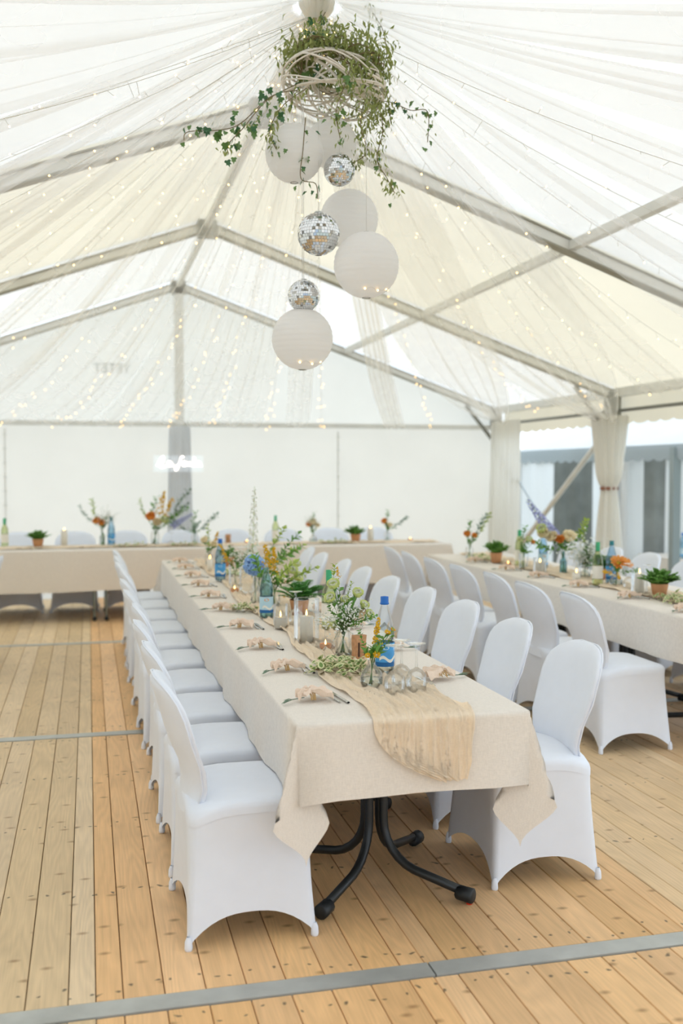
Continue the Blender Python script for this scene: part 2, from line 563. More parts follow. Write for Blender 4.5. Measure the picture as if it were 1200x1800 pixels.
prng = random.Random(3)
PANEL_TONE = {-4: (206, 172, 128), -3: (200, 172, 132), -2: (208, 176, 134), -1: (204, 178, 140), 0: (222, 176, 122), 1: (214, 172, 122), 2: (202, 172, 132), 3: (206, 170, 126),
              4: (198, 168, 128), 5: (206, 172, 130)}
rest = MB()
plank_count = 0
for ri, (ya, yb) in enumerate(ROWS):
    for pn in range(-4, 6):
        x = 0.007 + pn * 1.007
        base = PANEL_TONE[pn]
        d = prng.uniform(-8, 8)
        for bi in range(9):
            w = 0.079 if bi in (0, 8) else 0.1213
            xc = x + w / 2; x += w
            if xc < -3.3 or xc > 5.5:
                continue
            k = prng.uniform(-9, 9)
            g = prng.uniform(-0.35, 0.35) * 12
            base_ = (base[0] + 22, base[1] + 22, base[2] + 22)
            c = lin(min(255, base_[0] + d + k - g * .3), base_[1] + d + k + g * .1, base_[2] + d + k + g)
            if SHOW[ri][0] <= pn <= SHOW[ri][1]:
                o = bpy.data.objects.new('plank', plank_mesh(w - 0.0028, yb - ya - 0.004))
                col.objects.link(o); o.parent = floor
                o.location = (xc, (ya + yb) / 2, prng.uniform(-0.0012, 0.0012))
                if prng.random() < 0.5:
                    o.rotation_euler = (0, 0, PI)
                o.color = c
                plank_count += 1
            else:
                rest.box((xc, (ya + yb) / 2, -0.016), (w - 0.0035, yb - ya - 0.004, 0.03))
o = rest.build('outer_planks', MT['plank'], floor, False)
o.color = lin(206, 172, 130); o['kind'] = 'stuff'
for i, y in enumerate((-0.205, 2.97, 6.145, 9.465)):
    t = MB()
    for a, b in ((-3.3, -1.38), (-1.376, 1.02), (1.026, 3.4), (3.404, 5.55)):
        t.box(((a + b) / 2, y, -0.008), (b - a, 0.082, 0.022))
    structure(t.build('trim_%d' % (i + 1), MT['strip'], smooth=False))

# ------------------------------------------------------------------ tent: roof, walls, frame
TY = [-3.1, 0.1, 3.3, 6.5, 9.7, 12.9]


def roof_z(x):
    return RZ - abs(x - RX) / EX * (RZ - EZ)


ceil = bpy.data.objects.new('ceiling', None); col.objects.link(ceil); ceil['kind'] = 'structure'
for i in range(5):
    mat = MT['roof_cream'] if i == 3 else MT['roof_white']
    for sgn in (-1, 1):
        mb = MB()
        y0, y1 = TY[i], TY[i + 1]

        def fn(u, v):
            x = RX + sgn * u * (EX + 0.12)
            z = roof_z(x) + 0.055 - 0.035 * math.sin(PI * v) * math.sin(PI * min(1, u)) 
            return (x, lerp(y0, y1, v), z)
        mb.grid(fn, rng(0, 1, 12), rng(0, 1, 8))
        mb.build('roof_panel', mat, ceil)

wall = bpy.data.objects.new('wall_back', None); col.objects.link(wall); structure(wall)
WY = 12.97
BZ = 2.10
mb = MB()
mb.add([(RX - EX, WY, BZ), (RX + EX, WY, BZ), (RX + EX, WY, EZ + .05), (RX, WY, RZ + .05), (RX - EX, WY, EZ + .05)], [(0, 1, 2, 3, 4)])
mb.build('gable_panel', MT['gable_mem'], wall, False)
edges = [RX - EX, -0.97, 1.10, 3.15, RX + EX + 0.05]
for i in range(4):
    a, b = edges[i], edges[i + 1]
    mb = MB()
    mb.grid(lambda u, v: (lerp(a, b, u), WY - 0.012 * math.sin(u * 9 + i) * (1 - v), lerp(-0.05, BZ, v)), rng(0, 1, 20), rng(0, 1, 6))
    mb.build('wall_panel', MT['wall_mem'], wall)
for x in (-0.97, 3.15):
    mb = MB(); mb.box((x, WY - 0.03, 1.03), (0.012, 0.02, 2.06))
    for k in range(12):
        mb.box((x, WY - 0.045, 0.12 + k * 0.17), (0.035, 0.02, 0.02))
    mb.build('wall_seam', MT['alu'], wall, False)
mb = MB()
mb.grid(lambda u, v: (RX - EX - 0.08, lerp(-3.1, 12.9, u), lerp(-0.1, EZ, v)), rng(0, 1, 20), rng(0, 1, 2))
structure(mb.build('wall_left', MT['wall_mem']))


mb = MB()
fx0, fx1, fh = RX - 2.2, RX + 2.2, 2.3
mb.add([(RX - EX, -3.15, -0.1), (fx0, -3.15, -0.1), (fx0, -3.15, fh), (fx1, -3.15, fh), (fx1, -3.15, -0.1), (RX + EX, -3.15, -0.1), (RX + EX, -3.15, EZ + .05), (RX, -3.15, RZ + .05), (RX - EX, -3.15, EZ + .05)],
       [(0, 1, 2, 8), (2, 3, 7), (2, 7, 8), (3, 6, 7), (3, 4, 5, 6)])
structure(mb.build('added_front_blocker', MT['front_dimmer'], smooth=False))  # unseen wall with a doorway, added to cut the light from the front opening


def text_mesh(body, size, mat, name, parent=None, ext=0.0):
    c = bpy.data.curves.new(name, 'FONT'); c.body = body; c.size = size; c.extrude = ext
    c.align_x = 'LEFT'; c.resolution_u = 3
    o = bpy.data.objects.new(name, c); col.objects.link(o)
    dg = bpy.context.evaluated_depsgraph_get(); dg.update()
    me = bpy.data.meshes.new_from_object(o.evaluated_get(dg))
    bpy.data.objects.remove(o)
    me.materials.clear(); me.materials.append(mat)
    ob = bpy.data.objects.new(name, me); col.objects.link(ob)
    if parent: ob.parent = parent
    return ob


t = text_mesh('YETET', 0.16, MT['print'], 'faded_lettering', wall)
t.location = (0.52, WY - 0.012, 2.76); t.rotation_euler = (R(90), 0, R(180))
t.location = (0.52, WY - 0.012, 2.76)

frame = bpy.data.objects.new('tent_framework', None); col.objects.link(frame); structure(frame)
for i, y in enumerate(TY):
    yy = y - (0.06 if i == 5 else 0)
    for sgn in (-1, 1):
        mb = MB()
        a = (RX, yy, RZ - 0.03); b = (RX + sgn * EX, yy, EZ - 0.03)
        mb.beam(a, b, 0.075, 0.07)
        mb.cur = 1
        mb.beam((RX, yy, RZ + 0.015), (RX + sgn * EX, yy, EZ + 0.015), 0.1, 0.012)
        mb.beam((RX, yy, RZ - 0.07), (RX + sgn * EX, yy, EZ - 0.07), 0.09, 0.012)
        rf = mb.build('rafter', [MT['alu'], MT['alu_edge']], frame, False)
        mb = MB(); mb.box((RX + sgn * (EX - 0.02), yy, EZ / 2 - 0.03), (0.09, 0.09, EZ))
        mb.box((RX + sgn * (EX - 0.02), yy, -0.03), (0.22, 0.22, 0.02))
        mb.build('post', MT['alu'], frame, False)
        mb = MB(); mb.box((RX + sgn * (EX - 0.02), yy, EZ - 0.12), (0.13, 0.12, 0.26)); mb.beam((RX + sgn * (EX - 0.05), yy, EZ - 0.42), (RX + sgn * (EX - 0.45), yy, EZ + 0.06), 0.04, 0.04)
        mb.build('eave_joint', MT['alu_dark'], frame, False)
    mb = MB(); mb.box((RX, yy, RZ - 0.05), (0.18, 0.11, 0.16)); mb.build('ridge_joint', MT['alu_dark'], frame, False)
for i in range(5):
    y0, y1 = TY[i], TY[i + 1]
    for x in (RX, RX - 2.12, RX + 2.12):
        mb = MB(); z = roof_z(x) - 0.02
        mb.beam((x, y0, z), (x, y1, z), 0.06, 0.06)
        mb.build('purlin', MT['alu'], frame, False)
    for sgn in (-1, 1):
        mb = MB(); mb.beam((RX + sgn * EX, y0, EZ), (RX + sgn * EX, y1, EZ), 0.08, 0.09)
        mb.build('eave_beam', MT['alu'], frame, False)
        mb = MB(); mb.tube([(RX + sgn * (EX - 0.02), y0, 2.17), (RX + sgn * (EX - 0.02), y1, 2.17)], 0.018, 8)
        mb.build('eave_rail', MT['alu_dark'], frame)
mb = MB(); mb.box((RX, 12.83, RZ / 2), (0.11, 0.09, RZ)); mb.build('gable_post', MT['alu'], frame, False)
mb = MB(); mb.beam((RX - EX, 12.86, BZ + 0.03), (RX + EX, 12.86, BZ + 0.03), 0.06, 0.06); mb.build('gable_beam', MT['alu'], frame, False)
mb = MB(); mb.tube([(5.30, 9.74, 2.02), (5.30, 12.8, 0.12)], 0.03, 8); mb.build('diagonal_brace', MT['alu'], frame)
mb = MB(); mb.beam((5.26, 12.84, 1.98), (5.26, 9.78, -0.02), 0.004, 0.03); mb.build('tension_strap', MT['strap'], frame, False)

# scalloped valance of the tent along the open side
mb = MB()
n = 320


def val(u, v):
    y = lerp(-3.1, 12.9, u)
    ph = (y / 0.25) % 1.0
    drop = 0.33 + 0.035 * math.sqrt(max(0, 1 - (2 * ph - 1) ** 2))
    return (RX + EX + 0.11 + 0.012 * math.sin(y * 7), y, EZ + 0.04 - drop * v)


mb.grid(val, rng(0, 1, 64 * 8), rng(0, 1, 4))
tag(mb.build('tent_valance', MT['roof_cream']), 'cream scalloped valance hanging under the eave on the open tent side', 'valance')

# curtains
mb = MB()


def cur(u, v):
    y = lerp(12.86, 11.95, u)
    w = 0.05 * math.sin(u * 34) + 0.02 * math.sin(u * 71 + 1)
    return (5.22 + w * (0.6 + 0.4 * (1 - v)), y + 0.02 * math.sin(v * 5), lerp(0.0, 2.2, v))


mb.grid(cur, rng(0, 1, 110), rng(0, 1, 10))
tag(mb.build('corner_curtain', MT['curtain_cream']), 'cream curtain pushed into folds in the tent corner beside the back wall', 'curtain')


def tied_curtain(name, label, x, y, ztop, wtop, ztie, wtie, wbot):
    t = thing(name, label, 'curtain', (x, y, 0))
    mb = MB()

    def f(u, v):
        z = lerp(0.0, ztop, v)
        if z > ztie:
            k = (z - ztie) / (ztop - ztie); w = lerp(wtie, wtop, k ** 0.6)
        else:
            k = (ztie - z) / ztie; w = lerp(wtie, wbot, min(1, k * 2.2) ** 0.7)
        a = u * 2 * PI
        r = 1 + 0.16 * math.sin(a * 9) + 0.08 * math.sin(a * 17 + 2)
        bl = 0.03 * math.sin(PI * min(1, max(0, (z - ztie) / 0.3))) if z > ztie else 0
        return (math.cos(a) * w * 0.75 * r, math.sin(a) * (w + bl) * r, z)
    mb.grid(f, rng(0, 1, 96)[:-1], rng(0, 1, 40), True)
    mb.build('cloth', MT['sheer2'] if wtop > 1 else MT['curtain_cream'], t)
    mb = MB(); mb.lathe([(wtie * 0.9, ztie - 0.02), (wtie * 1.12, ztie - 0.012), (wtie * 1.12, ztie + 0.012), (wtie * 0.9, ztie + 0.02)], 20)
    mb.build('tie', MT['tie'], t)
    return t


tied_curtain('post_curtain', 'white curtain wrapped round the side post and tied with a brown ribbon', 5.27, 9.7, 2.12, 0.21, 1.37, 0.085, 0.15)
mb = MB()
mb.grid(lambda u, v: (RX + 0.16 * math.cos(u * 2 * PI) * (1 + .12 * math.sin(u * 44)) * (0.75 + 0.25 * (1 - v)), 12.76 + 0.10 * math.sin(u * 2 * PI) * (1 + .12 * math.sin(u * 44)) * (0.7 + .3 * (1 - v)), lerp(0, 2.1, v)), rng(0, 1, 64)[:-1], rng(0, 1, 8), True)
tag(mb.build('post_cloth', MT['post_drape']), 'pale blue-grey cloth wrapped round the middle post behind the neon sign', 'cloth')

# ------------------------------------------------------------------ sheer drapes and fairy lights fanning from the ridge
CX, CY, CZ = 1.10, 4.95, 3.80


def drape(label, e0, e1, sag=0.22, w0=0.14, pleats=9, amp=0.03, mat='sheer', nv=26, bulge=0.0):
    e0 = Vector(e0); e1 = Vector(e1)
    mid = (e0 + e1) / 2
    d = (mid - Vector((CX, CY, CZ))); d.z = 0; d.normalize()
    sd = Vector((-d.y, d.x, 0))
    if (e1 - e0).dot(sd) < 0:
        sd = -sd
    s0 = Vector((CX, CY, CZ)) + d * 0.12
    ph = rnd.uniform(0, 6)
    ks = [rnd.uniform(0.6, 1.4) for _ in range(4)]
    mb = MB()

    def f(u, v):
        a = s0 + sd * ((u - 0.5) * w0)
        b = e0.lerp(e1, u)
        p = a.lerp(b, v)
        p.z -= sag * 4 * v * (1 - v) * (0.85 + 0.15 * math.sin(u * 5 + ph))
        am = amp * (0.2 + 0.8 * min(1, v * 1.6))
        wv = math.sin(u * 2 * PI * pleats + ph) + 0.6 * math.sin(u * 2 * PI * pleats * 0.43 * ks[0] + ph * 2) + 0.15 * math.sin(u * 2 * PI * pleats * 1.7 + v * 2 * ks[1])
        p.z += am * wv
        p += sd * (am * 0.8 * math.cos(u * 2 * PI * pleats + ph)) + sd * (bulge * (u - 0.5) * 4 * v * (1 - v))
        return p
    mb.grid(f, rng(0, 1, max(36, pleats * 10)), rng(0, 1, nv))
    o = mb.build('sheer_drape', MT[mat])
    tag(o, label, 'drape', 'sheer drapes fanning out from the ridge')
    return o


B = 12.80
zb = 2.14
for lab, a, b in [
    ('wide sheer drape falling to the back wall at its far corner beyond the faded lettering', -3.0, -1.7),
    ('sheer drape falling to the back beam above the wall seam beside the wine bottle', -1.75, -0.85),
    ('sheer drape falling to the back beam in front of the faded lettering', -0.8, 0.0),
    ('sheer drape falling to the back beam between lettering and middle post', 0.05, 0.75),
    ('sheer drape falling to the back beam across the middle post', 0.8, 1.45),
    ('sheer drape falling to the back beam just past the middle post', 1.55, 2.1),
    ('narrow sheer drape behind the lowest paper lantern', 2.45, 2.75)]:
    drape(lab, (a, B, zb), (b, B, zb), sag=0.42, pleats=4 if b - a > .5 else 3, amp=0.03)
drape('narrow gathered sheer drape falling to the back beam beyond the lanterns', (3.75, B, zb), (4.0, B, zb), sag=0.3, pleats=5, amp=0.03, mat='sheer2')
drape('gathered sheer drape swagged to the tent corner above the corner curtain', (5.12, 12.6, 2.25), (5.2, 12.3, 2.2), sag=0.38, pleats=6, amp=0.035, mat='sheer2', bulge=0.7)
drape('gathered sheer drape swagged down to the tied post curtain', (5.2, 9.85, 2.1), (5.25, 9.55, 2.1), sag=0.30, pleats=7, amp=0.035, bulge=1.0)
drape('sheer drape over the cream roof panel beside the tied curtain', (5.2, 8.9, 2.3), (5.2, 8.0, 2.3), sag=0.16, pleats=3, amp=0.03)
for lab, a, b in [('broad sheer drape running to the eave past the nearest purlin joint', 6.9, 5.4),
                  ('broad sheer drape sweeping to the open side high above the second table', 4.9, 3.5),
                  ('broad sheer drape sweeping to the open side over the near bay', 2.9, 1.6),
                  ('topmost sheer drape sweeping to the open side nearest the entrance', 1.2, -0.2)]:
    drape(lab, (5.2, a, 2.35), (5.2, b, 2.35), sag=0.22, pleats=3, amp=0.04)
for lab, a, b in [('sheer drape sweeping to the closed side wall by the back corner', 12.6, 11.0),
                  ('sheer drape sweeping to the closed side wall under the cream panel', 10.6, 9.2),
                  ('sheer drape sweeping to the closed side wall below the nearer rafter', 8.8, 7.6),
                  ('sheer drape sweeping to the closed side wall along the nearer rafter', 7.3, 6.3),
                  ('sheer drape sweeping to the closed side wall above the nearer rafter', 5.8, 4.6),
                  ('upper sheer drape sweeping to the closed side wall of the near bay', 4.2, 2.9),
                  ('topmost sheer drape sweeping to the closed side wall', 2.4, 1.2)]:
    drape(lab, (-3.0, a, 2.35), (-3.0, b, 2.35), sag=0.26, pleats=3, amp=0.04)

mb = MB()
mb.grid(lambda u, v: ((0.03 + 0.05 * math.sin(PI * v)) * math.cos(u * 2 * PI) * (1 + .12 * math.sin(u * 2 * PI * 11)), (0.03 + 0.05 * math.sin(PI * v)) * math.sin(u * 2 * PI) * (1 + .12 * math.sin(u * 2 * PI * 11)), lerp(-0.06, 0.10, v)), [k / 88 for k in range(88)], rng(0, 1, 10), True)
o = mb.build('gathered_cloth', MT['curtain_cream']); o.location = (CX, CY, CZ)
tag(o, 'bunched cream cloth at the ridge where all the drapes meet', 'cloth')
ivs = [((-2.8, B, zb), 'far back corner'), ((-1.9, B, zb), 'back wall beyond the lettering'), ((-1.0, B, zb), 'back wall above the first seam'), ((-0.4, B, zb), 'faded lettering'),
       ((0.35, B, zb), 'back beam beside the lettering'), ((0.95, B, zb), 'middle post'), ((1.5, B, zb), 'back beam past the post'), ((2.2, B, zb), 'back beam behind the lanterns'),
       ((2.9, B, zb), 'back beam at the second seam'), ((4.4, B, zb), 'back beam near the corner'), ((5.2, 11.3, 2.3), 'open side near the corner'), ((5.2, 9.7, 2.25), 'tied post curtain'),
       ((5.2, 8.6, 2.3), 'eave past the tied curtain'), ((5.2, 7.3, 2.3), 'eave over the second table'), ((5.2, 6.2, 2.3), 'eave joint of the near rafter'), ((5.2, 4.6, 2.3), 'eave of the near bay'),
       ((5.2, 3.0, 2.3), 'nearest eave'), ((-3.0, 11.6, 2.3), 'side wall by the corner'), ((-3.0, 10.1, 2.3), 'side wall under cream panel'), ((-3.0, 8.7, 2.3), 'side wall below the rafter'),
       ((-3.0, 7.4, 2.3), 'side wall along the rafter'), ((-3.0, 6.1, 2.3), 'side wall above the rafter'), ((-3.0, 4.9, 2.3), 'side wall of the near bay'), ((-3.0, 3.6, 2.3), 'near end of the side wall')]
for e, where in ivs:
    st = thing('fairy_light_string', 'warm fairy lights strung from the ridge to the ' + where, 'fairy lights', (CX, CY, CZ), group='fairy light strings')
    e = Vector(e) - Vector((CX, CY, CZ))
    ln = e.length; sag = rnd.uniform(0.1, 0.3)
    fpos = lambda v: Vector((e.x * v, e.y * v, e.z * v - sag * 4 * v * (1 - v) - 0.03))
    mb = MB(); mb.tube([fpos(v) for v in rng(0, 1, 24)], 0.0014, 4, False)
    bb = MB()
    k = int(ln / 0.2)
    for i in range(k):
        v = (i + 0.5 + rnd.uniform(-.25, .25)) / k
        p = fpos(v); q = p + Vector((rnd.uniform(-.04, .04), rnd.uniform(-.04, .04), rnd.uniform(-.06, 0.03)))
        mb.tube([p, q], 0.0013, 3, False)
        if rnd.random() < 0.8:
            bb.ball(q, 0.0048, 6, 4)
    mb.build('wire', MT['wire'], st)
    o = bb.build('bulbs', MT['bulb'], st); o['kind'] = 'stuff'

# ------------------------------------------------------------------ chairs
def rrect(hx, hy, r, t):
    """point on a rounded rectangle, t in 0..4 starting at the middle of +x side's lower corner, going round counter-clockwise"""
    side = int(t) % 4; s = (t - int(t)) * 2 - 1
    # superellipse-like mapping: straight sides with rounded ends
    a = [(hx, s * hy), (-s * hx, hy), (-hx, -s * hy), (s * hx, -hy)][side]
    x, y = a
    cx = max(-(hx - r), min(hx - r, x)); cy = max(-(hy - r), min(hy - r, y))
    dx, dy = x - cx, y - cy
    ll = math.hypot(dx, dy)
    if ll > r:
        dx, dy = dx / ll * r, dy / ll * r
    return cx + dx, cy + dy, s


def chair_proto():
    t = thing('banquet_chair', 'white covered banquet chair', 'chair')
    dip = lambda x, y: 0.045 * max(0, (-y - 0.04) / 0.16) ** 2 * min(1, abs(x) / 0.23) ** 2
    # seat
    mb = MB()
    ts = []
    for sd in range(4):
        ts += [sd + q for q in (0.0, 0.03, 0.08, 0.15, 0.25, 0.4, 0.5, 0.6, 0.75, 0.85, 0.92, 0.97)]
    rings = [(0.0, 0.480), (0.3, 0.4795), (0.55, 0.478), (0.75, 0.475), (0.88, 0.472), (0.95, 0.468), (0.985, 0.459), (1.0, 0.446), (1.0, 0.425)]

    def seat(u, v):
        k, z = rings[int(v)]
        x, y, s = rrect(0.2355 * k, 0.2065 * k, 0.06 * k, u)
        return (x, y, z - (0.006 * max(0, y / 0.2) ** 2 if k < 1 else 0.0) - dip(x, y))
    mb.grid(seat, ts, list(range(len(rings))), True)
    mb.build('seat', MT['chair'], t)
    # skirt stretched to the four feet
    mb = MB()
    tq = []
    for sd in range(4):
        tq += [sd + q / 16 for q in range(16)]
    ss = rng(0, 1, 10)

    def skirt(u, v):
        xt, yt, s = rrect(0.234, 0.205, 0.06, u)
        xb, yb, _ = rrect(0.262, 0.222, 0.022, u)
        side = int(u) % 4
        hem = 0.006 + 0.092 * (1 - abs(s) ** 2.6)
        zt = 0.43 - dip(xt, yt)
        z = lerp(zt, hem, v)
        k = (zt - z) / 0.43
        e = k ** 1.25
        x, y = lerp(xt, xb, e), lerp(yt, yb, e)
        pinch = 0.028 * (1 - s * s) * k ** 0.8
        if side == 0: x -= pinch
        elif side == 1: y -= pinch
        elif side == 2: x += pinch
        else: y += pinch
        return (x, y, z)
    mb.grid(skirt, tq, ss, True)
    mb.build('skirt', MT['chair'], t)
    for sx in (-1, 1):
        for sy in (-1, 1):
            mb = MB(); mb.lathe([(0.001, 0.0), (0.012, 0.0), (0.0135, 0.008), (0.012, 0.03), (0.006, 0.045)], 8, (sx * 0.25, sy * 0.21, 0))
            mb.build('foot_pocket', MT['chair'], t)
    # backrest
    mb = MB()
    zs = [0.40, 0.425, 0.46, 0.50, 0.56, 0.62, 0.68, 0.73, 0.77, 0.80, 0.825, 0.842, 0.852, 0.858, 0.861]

    def bw(z):
        w = 0.168 + 0.06 * min(1, max(0, (z - 0.42) / 0.24)) ** 0.75
        if z > 0.70:
            q = min(1, (z - 0.70) / 0.162)
            w *= max(0.0, 1 - q ** 3.0) ** (1 / 2.4) * 1.0
        return max(w, 0.02)

    def by(z):
        q = (z - 0.42) / 0.44
        return -0.19 + 0.022 * math.sin(PI * min(1, max(0, q / 0.5))) - 0.10 * max(0, q) ** 1.5

    def back(u, v):
        z = zs[int(v)]
        a = 2 * PI * u
        w = bw(z); c = math.cos(a); sn = math.sin(a)
        x = w * (abs(c) ** 0.8) * (1 if c > 0 else -1)
        th = 0.024 if sn < 0 else 0.020
        k = 1.0 if z < 0.84 else max(0.2, (0.866 - z) / 0.026)
        y = by(z) + 0.045 * (x / 0.22) ** 2 + th * k * (abs(sn) ** 0.7) * (1 if sn > 0 else -1)
        return (x, y, z)
    mb.grid(back, [i / 28 for i in range(28)], list(range(len(zs))), True)
    n0 = 28 * (len(zs) - 1)
    mb.f.append(tuple(n0 + k for k in range(28))); mb.mi.append(0)
    bk = mb.build('backrest', MT['chair'], t)
    mb = MB()
    zz = [0.44, 0.5, 0.58, 0.66, 0.74, 0.79, 0.82, 0.84, 0.852, 0.8595]
    left = [(-bw(z) * 0.985, by(z) + 0.045 * (bw(z) / .22) ** 2 - 0.012, z) for z in zz]
    right = [(-x, y, z) for x, y, z in reversed(left)]
    mb.tube(left + right, 0.004, 5)
    mb.build('piping', MT['chair'], bk)
    return t


chair0 = chair_proto()
used = [False]


def put_chair(x, y, rz, label, group):
    if not used[0]:
        used[0] = True
        o = chair0; o.location = (x, y, 0); o.rotation_euler = (0, 0, rz); o['label'] = label
    else:
        o = copy_tree(chair0, (x, y, 0), rz, label)
    o['group'] = group
    return o


crn = random.Random(11)
FX = -PI / 2          # facing +x
for k in range(10):
    put_chair(0.505 + crn.uniform(-.015, .015), 3.53 + 0.618 * k + crn.uniform(-.01, .01), FX + crn.uniform(-.03, .03),
              'white-covered chair on the wall side of the long central table, %s from its near end' % ORD[k], 'chairs on the wall side of the central table')
for k in range(9):
    put_chair(1.655 + crn.uniform(-.02, .02), 3.735 + 0.665 * k + crn.uniform(-.015, .015), PI / 2 + crn.uniform(-.05, .05),
              'white-covered chair on the aisle side of the central table, %s from its near end' % ORD[k], 'chairs on the aisle side of the central table')
for k in range(7):
    put_chair(2.92 + crn.uniform(-.02, .02), 5.29 + 0.61 * k + crn.uniform(-.015, .015), FX + crn.uniform(-.04, .04),
              'white-covered chair seen from behind at the second table, %s along from its near end' % ORD[k], 'chairs on the aisle side of the second table')
for k in range(6):
    put_chair(4.33 + crn.uniform(-.02, .02), 5.75 + 0.66 * k, PI / 2 + crn.uniform(-.05, .05),
              'white-covered chair beyond the second table, facing the aisle, %s from its near end' % ORD[k], 'chairs on the open side of the second table')
for k in range(8):
    put_chair(-0.74 + 0.592 * k + crn.uniform(-.02, .02), 11.78 + crn.uniform(-.02, .02), PI + crn.uniform(-.03, .03),
              'white-covered chair behind the head table, %s along from the wine bottle end' % ORD[k], 'chairs behind the head table')
for k in range(2):
    put_chair(-0.98, 8.72 - 0.62 * k, PI / 2, 'white-covered chair at the edge of the picture, %s from the head table' % ORD[k], 'chairs at the side table')

# ------------------------------------------------------------------ tables
def hang(a, r=0.012):
    if a <= r * PI / 2:
        th = a / r
        return r * math.sin(th), r * (1 - math.cos(th))
    return r, r + (a - r * PI / 2)


def cloth(name, label, x0, x1, y0, y1, dl, dr, df, db, seed, tip=0.25, sub=0.12):
    q = random.Random(seed)
    ph = [q.uniform(0, 6) for _ in range(8)]
    W, H = x1 - x0, y1 - y0
    dropstep = [0, 0.006, 0.012, 0.02, 0.1, 0.15, 0.2, 0.3, 0.42, 0.5, 0.58, 0.66, 0.74, 0.82, 0.91, 1.0]

    def axis(n0, d0, Wd, d1):
        a = [-d0 * k if i > 3 else -min(d0 * .4, k) for i, k in enumerate(dropstep)][::-1]
        nn = max(4, int(Wd / sub))
        mid = [Wd * i / nn for i in range(1, nn)]
        b = [Wd + (d1 * k if i > 3 else min(d1 * .4, k)) for i, k in enumerate(dropstep)]
        return a + mid + b
    S = axis(0, dl, W, dr); TT = axis(0, df, H, db)
    mb = MB()

    def f(s, t):
        sx = -1 if s < 0 else (1 if s > W else 0)
        sy = -1 if t < 0 else (1 if t > H else 0)
        a = -s if sx < 0 else (s - W if sx > 0 else 0)
        b = -t if sy < 0 else (t - H if sy > 0 else 0)
        X = x0 + max(0, min(W, s)); Y = y0 + max(0, min(H, t)); Z = T
        if not sx and not sy:
            return (X, Y, Z + 0.0012 * math.sin(s * 9 + ph[0]) * math.sin(t * 4 + ph[1]))
        dx_ = dl if sx < 0 else dr; dy_ = df if sy < 0 else db
        if sx and not sy:
            o_, d_ = hang(a); k = a / dx_
            wv = (0.008 + 0.010 * math.sin(Y * 7.3 + ph[2]) + 0.007 * math.sin(Y * 17 + ph[3])) * k
            return (X + sx * (o_ + max(-.003, wv)), Y, Z - d_)
        if sy and not sx:
            o_, d_ = hang(b); k = b / dy_
            wv = (0.006 + 0.010 * math.sin(X * 8.3 + ph[4]) + 0.006 * math.sin(X * 19 + ph[5])) * k
            return (X, Y + sy * (o_ + max(-.003, wv)), Z - d_ + 0.008 * k * math.sin(X * 3 + ph[6]))
        phi = math.atan2(a, b)
        rho = math.hypot(a, b) * (1 + tip * math.sin(2 * phi))
        ctl = [(0.0, 0.0, 0.0), (20.0, 0.28, 0.13), (45.0, -0.07, 0.01), (66.0, -0.36, -0.09), (90.0, 0.0, 0.0)]
        ph_d = math.degrees(phi)
        for i_ in range(4):
            if ph_d <= ctl[i_ + 1][0]:
                u_ = (ph_d - ctl[i_][0]) / (ctl[i_ + 1][0] - ctl[i_][0]); u_ = u_ * u_ * (3 - 2 * u_)
                ox_ = lerp(ctl[i_][1], ctl[i_ + 1][1], u_); oy_ = lerp(ctl[i_][2], ctl[i_ + 1][2], u_)
                break
        mixk = math.sin(phi)
        o_, d_ = hang(rho)
        nn_ = 1 / math.sqrt(1 + 0.5 * (ox_ * ox_ + oy_ * oy_))
        p = Vector((X + sx * 0.012 * mixk * min(1, rho / .02), Y + sy * 0.012 * (1 - mixk) * min(1, rho / .02), Z)) + Vector((sx * ox_, sy * oy_, -1)) * (d_ * nn_)
        return p
    mb.grid(f, S, TT)
    o = mb.build(name, MT['linen'])
    return tag(o, label, 'tablecloth')


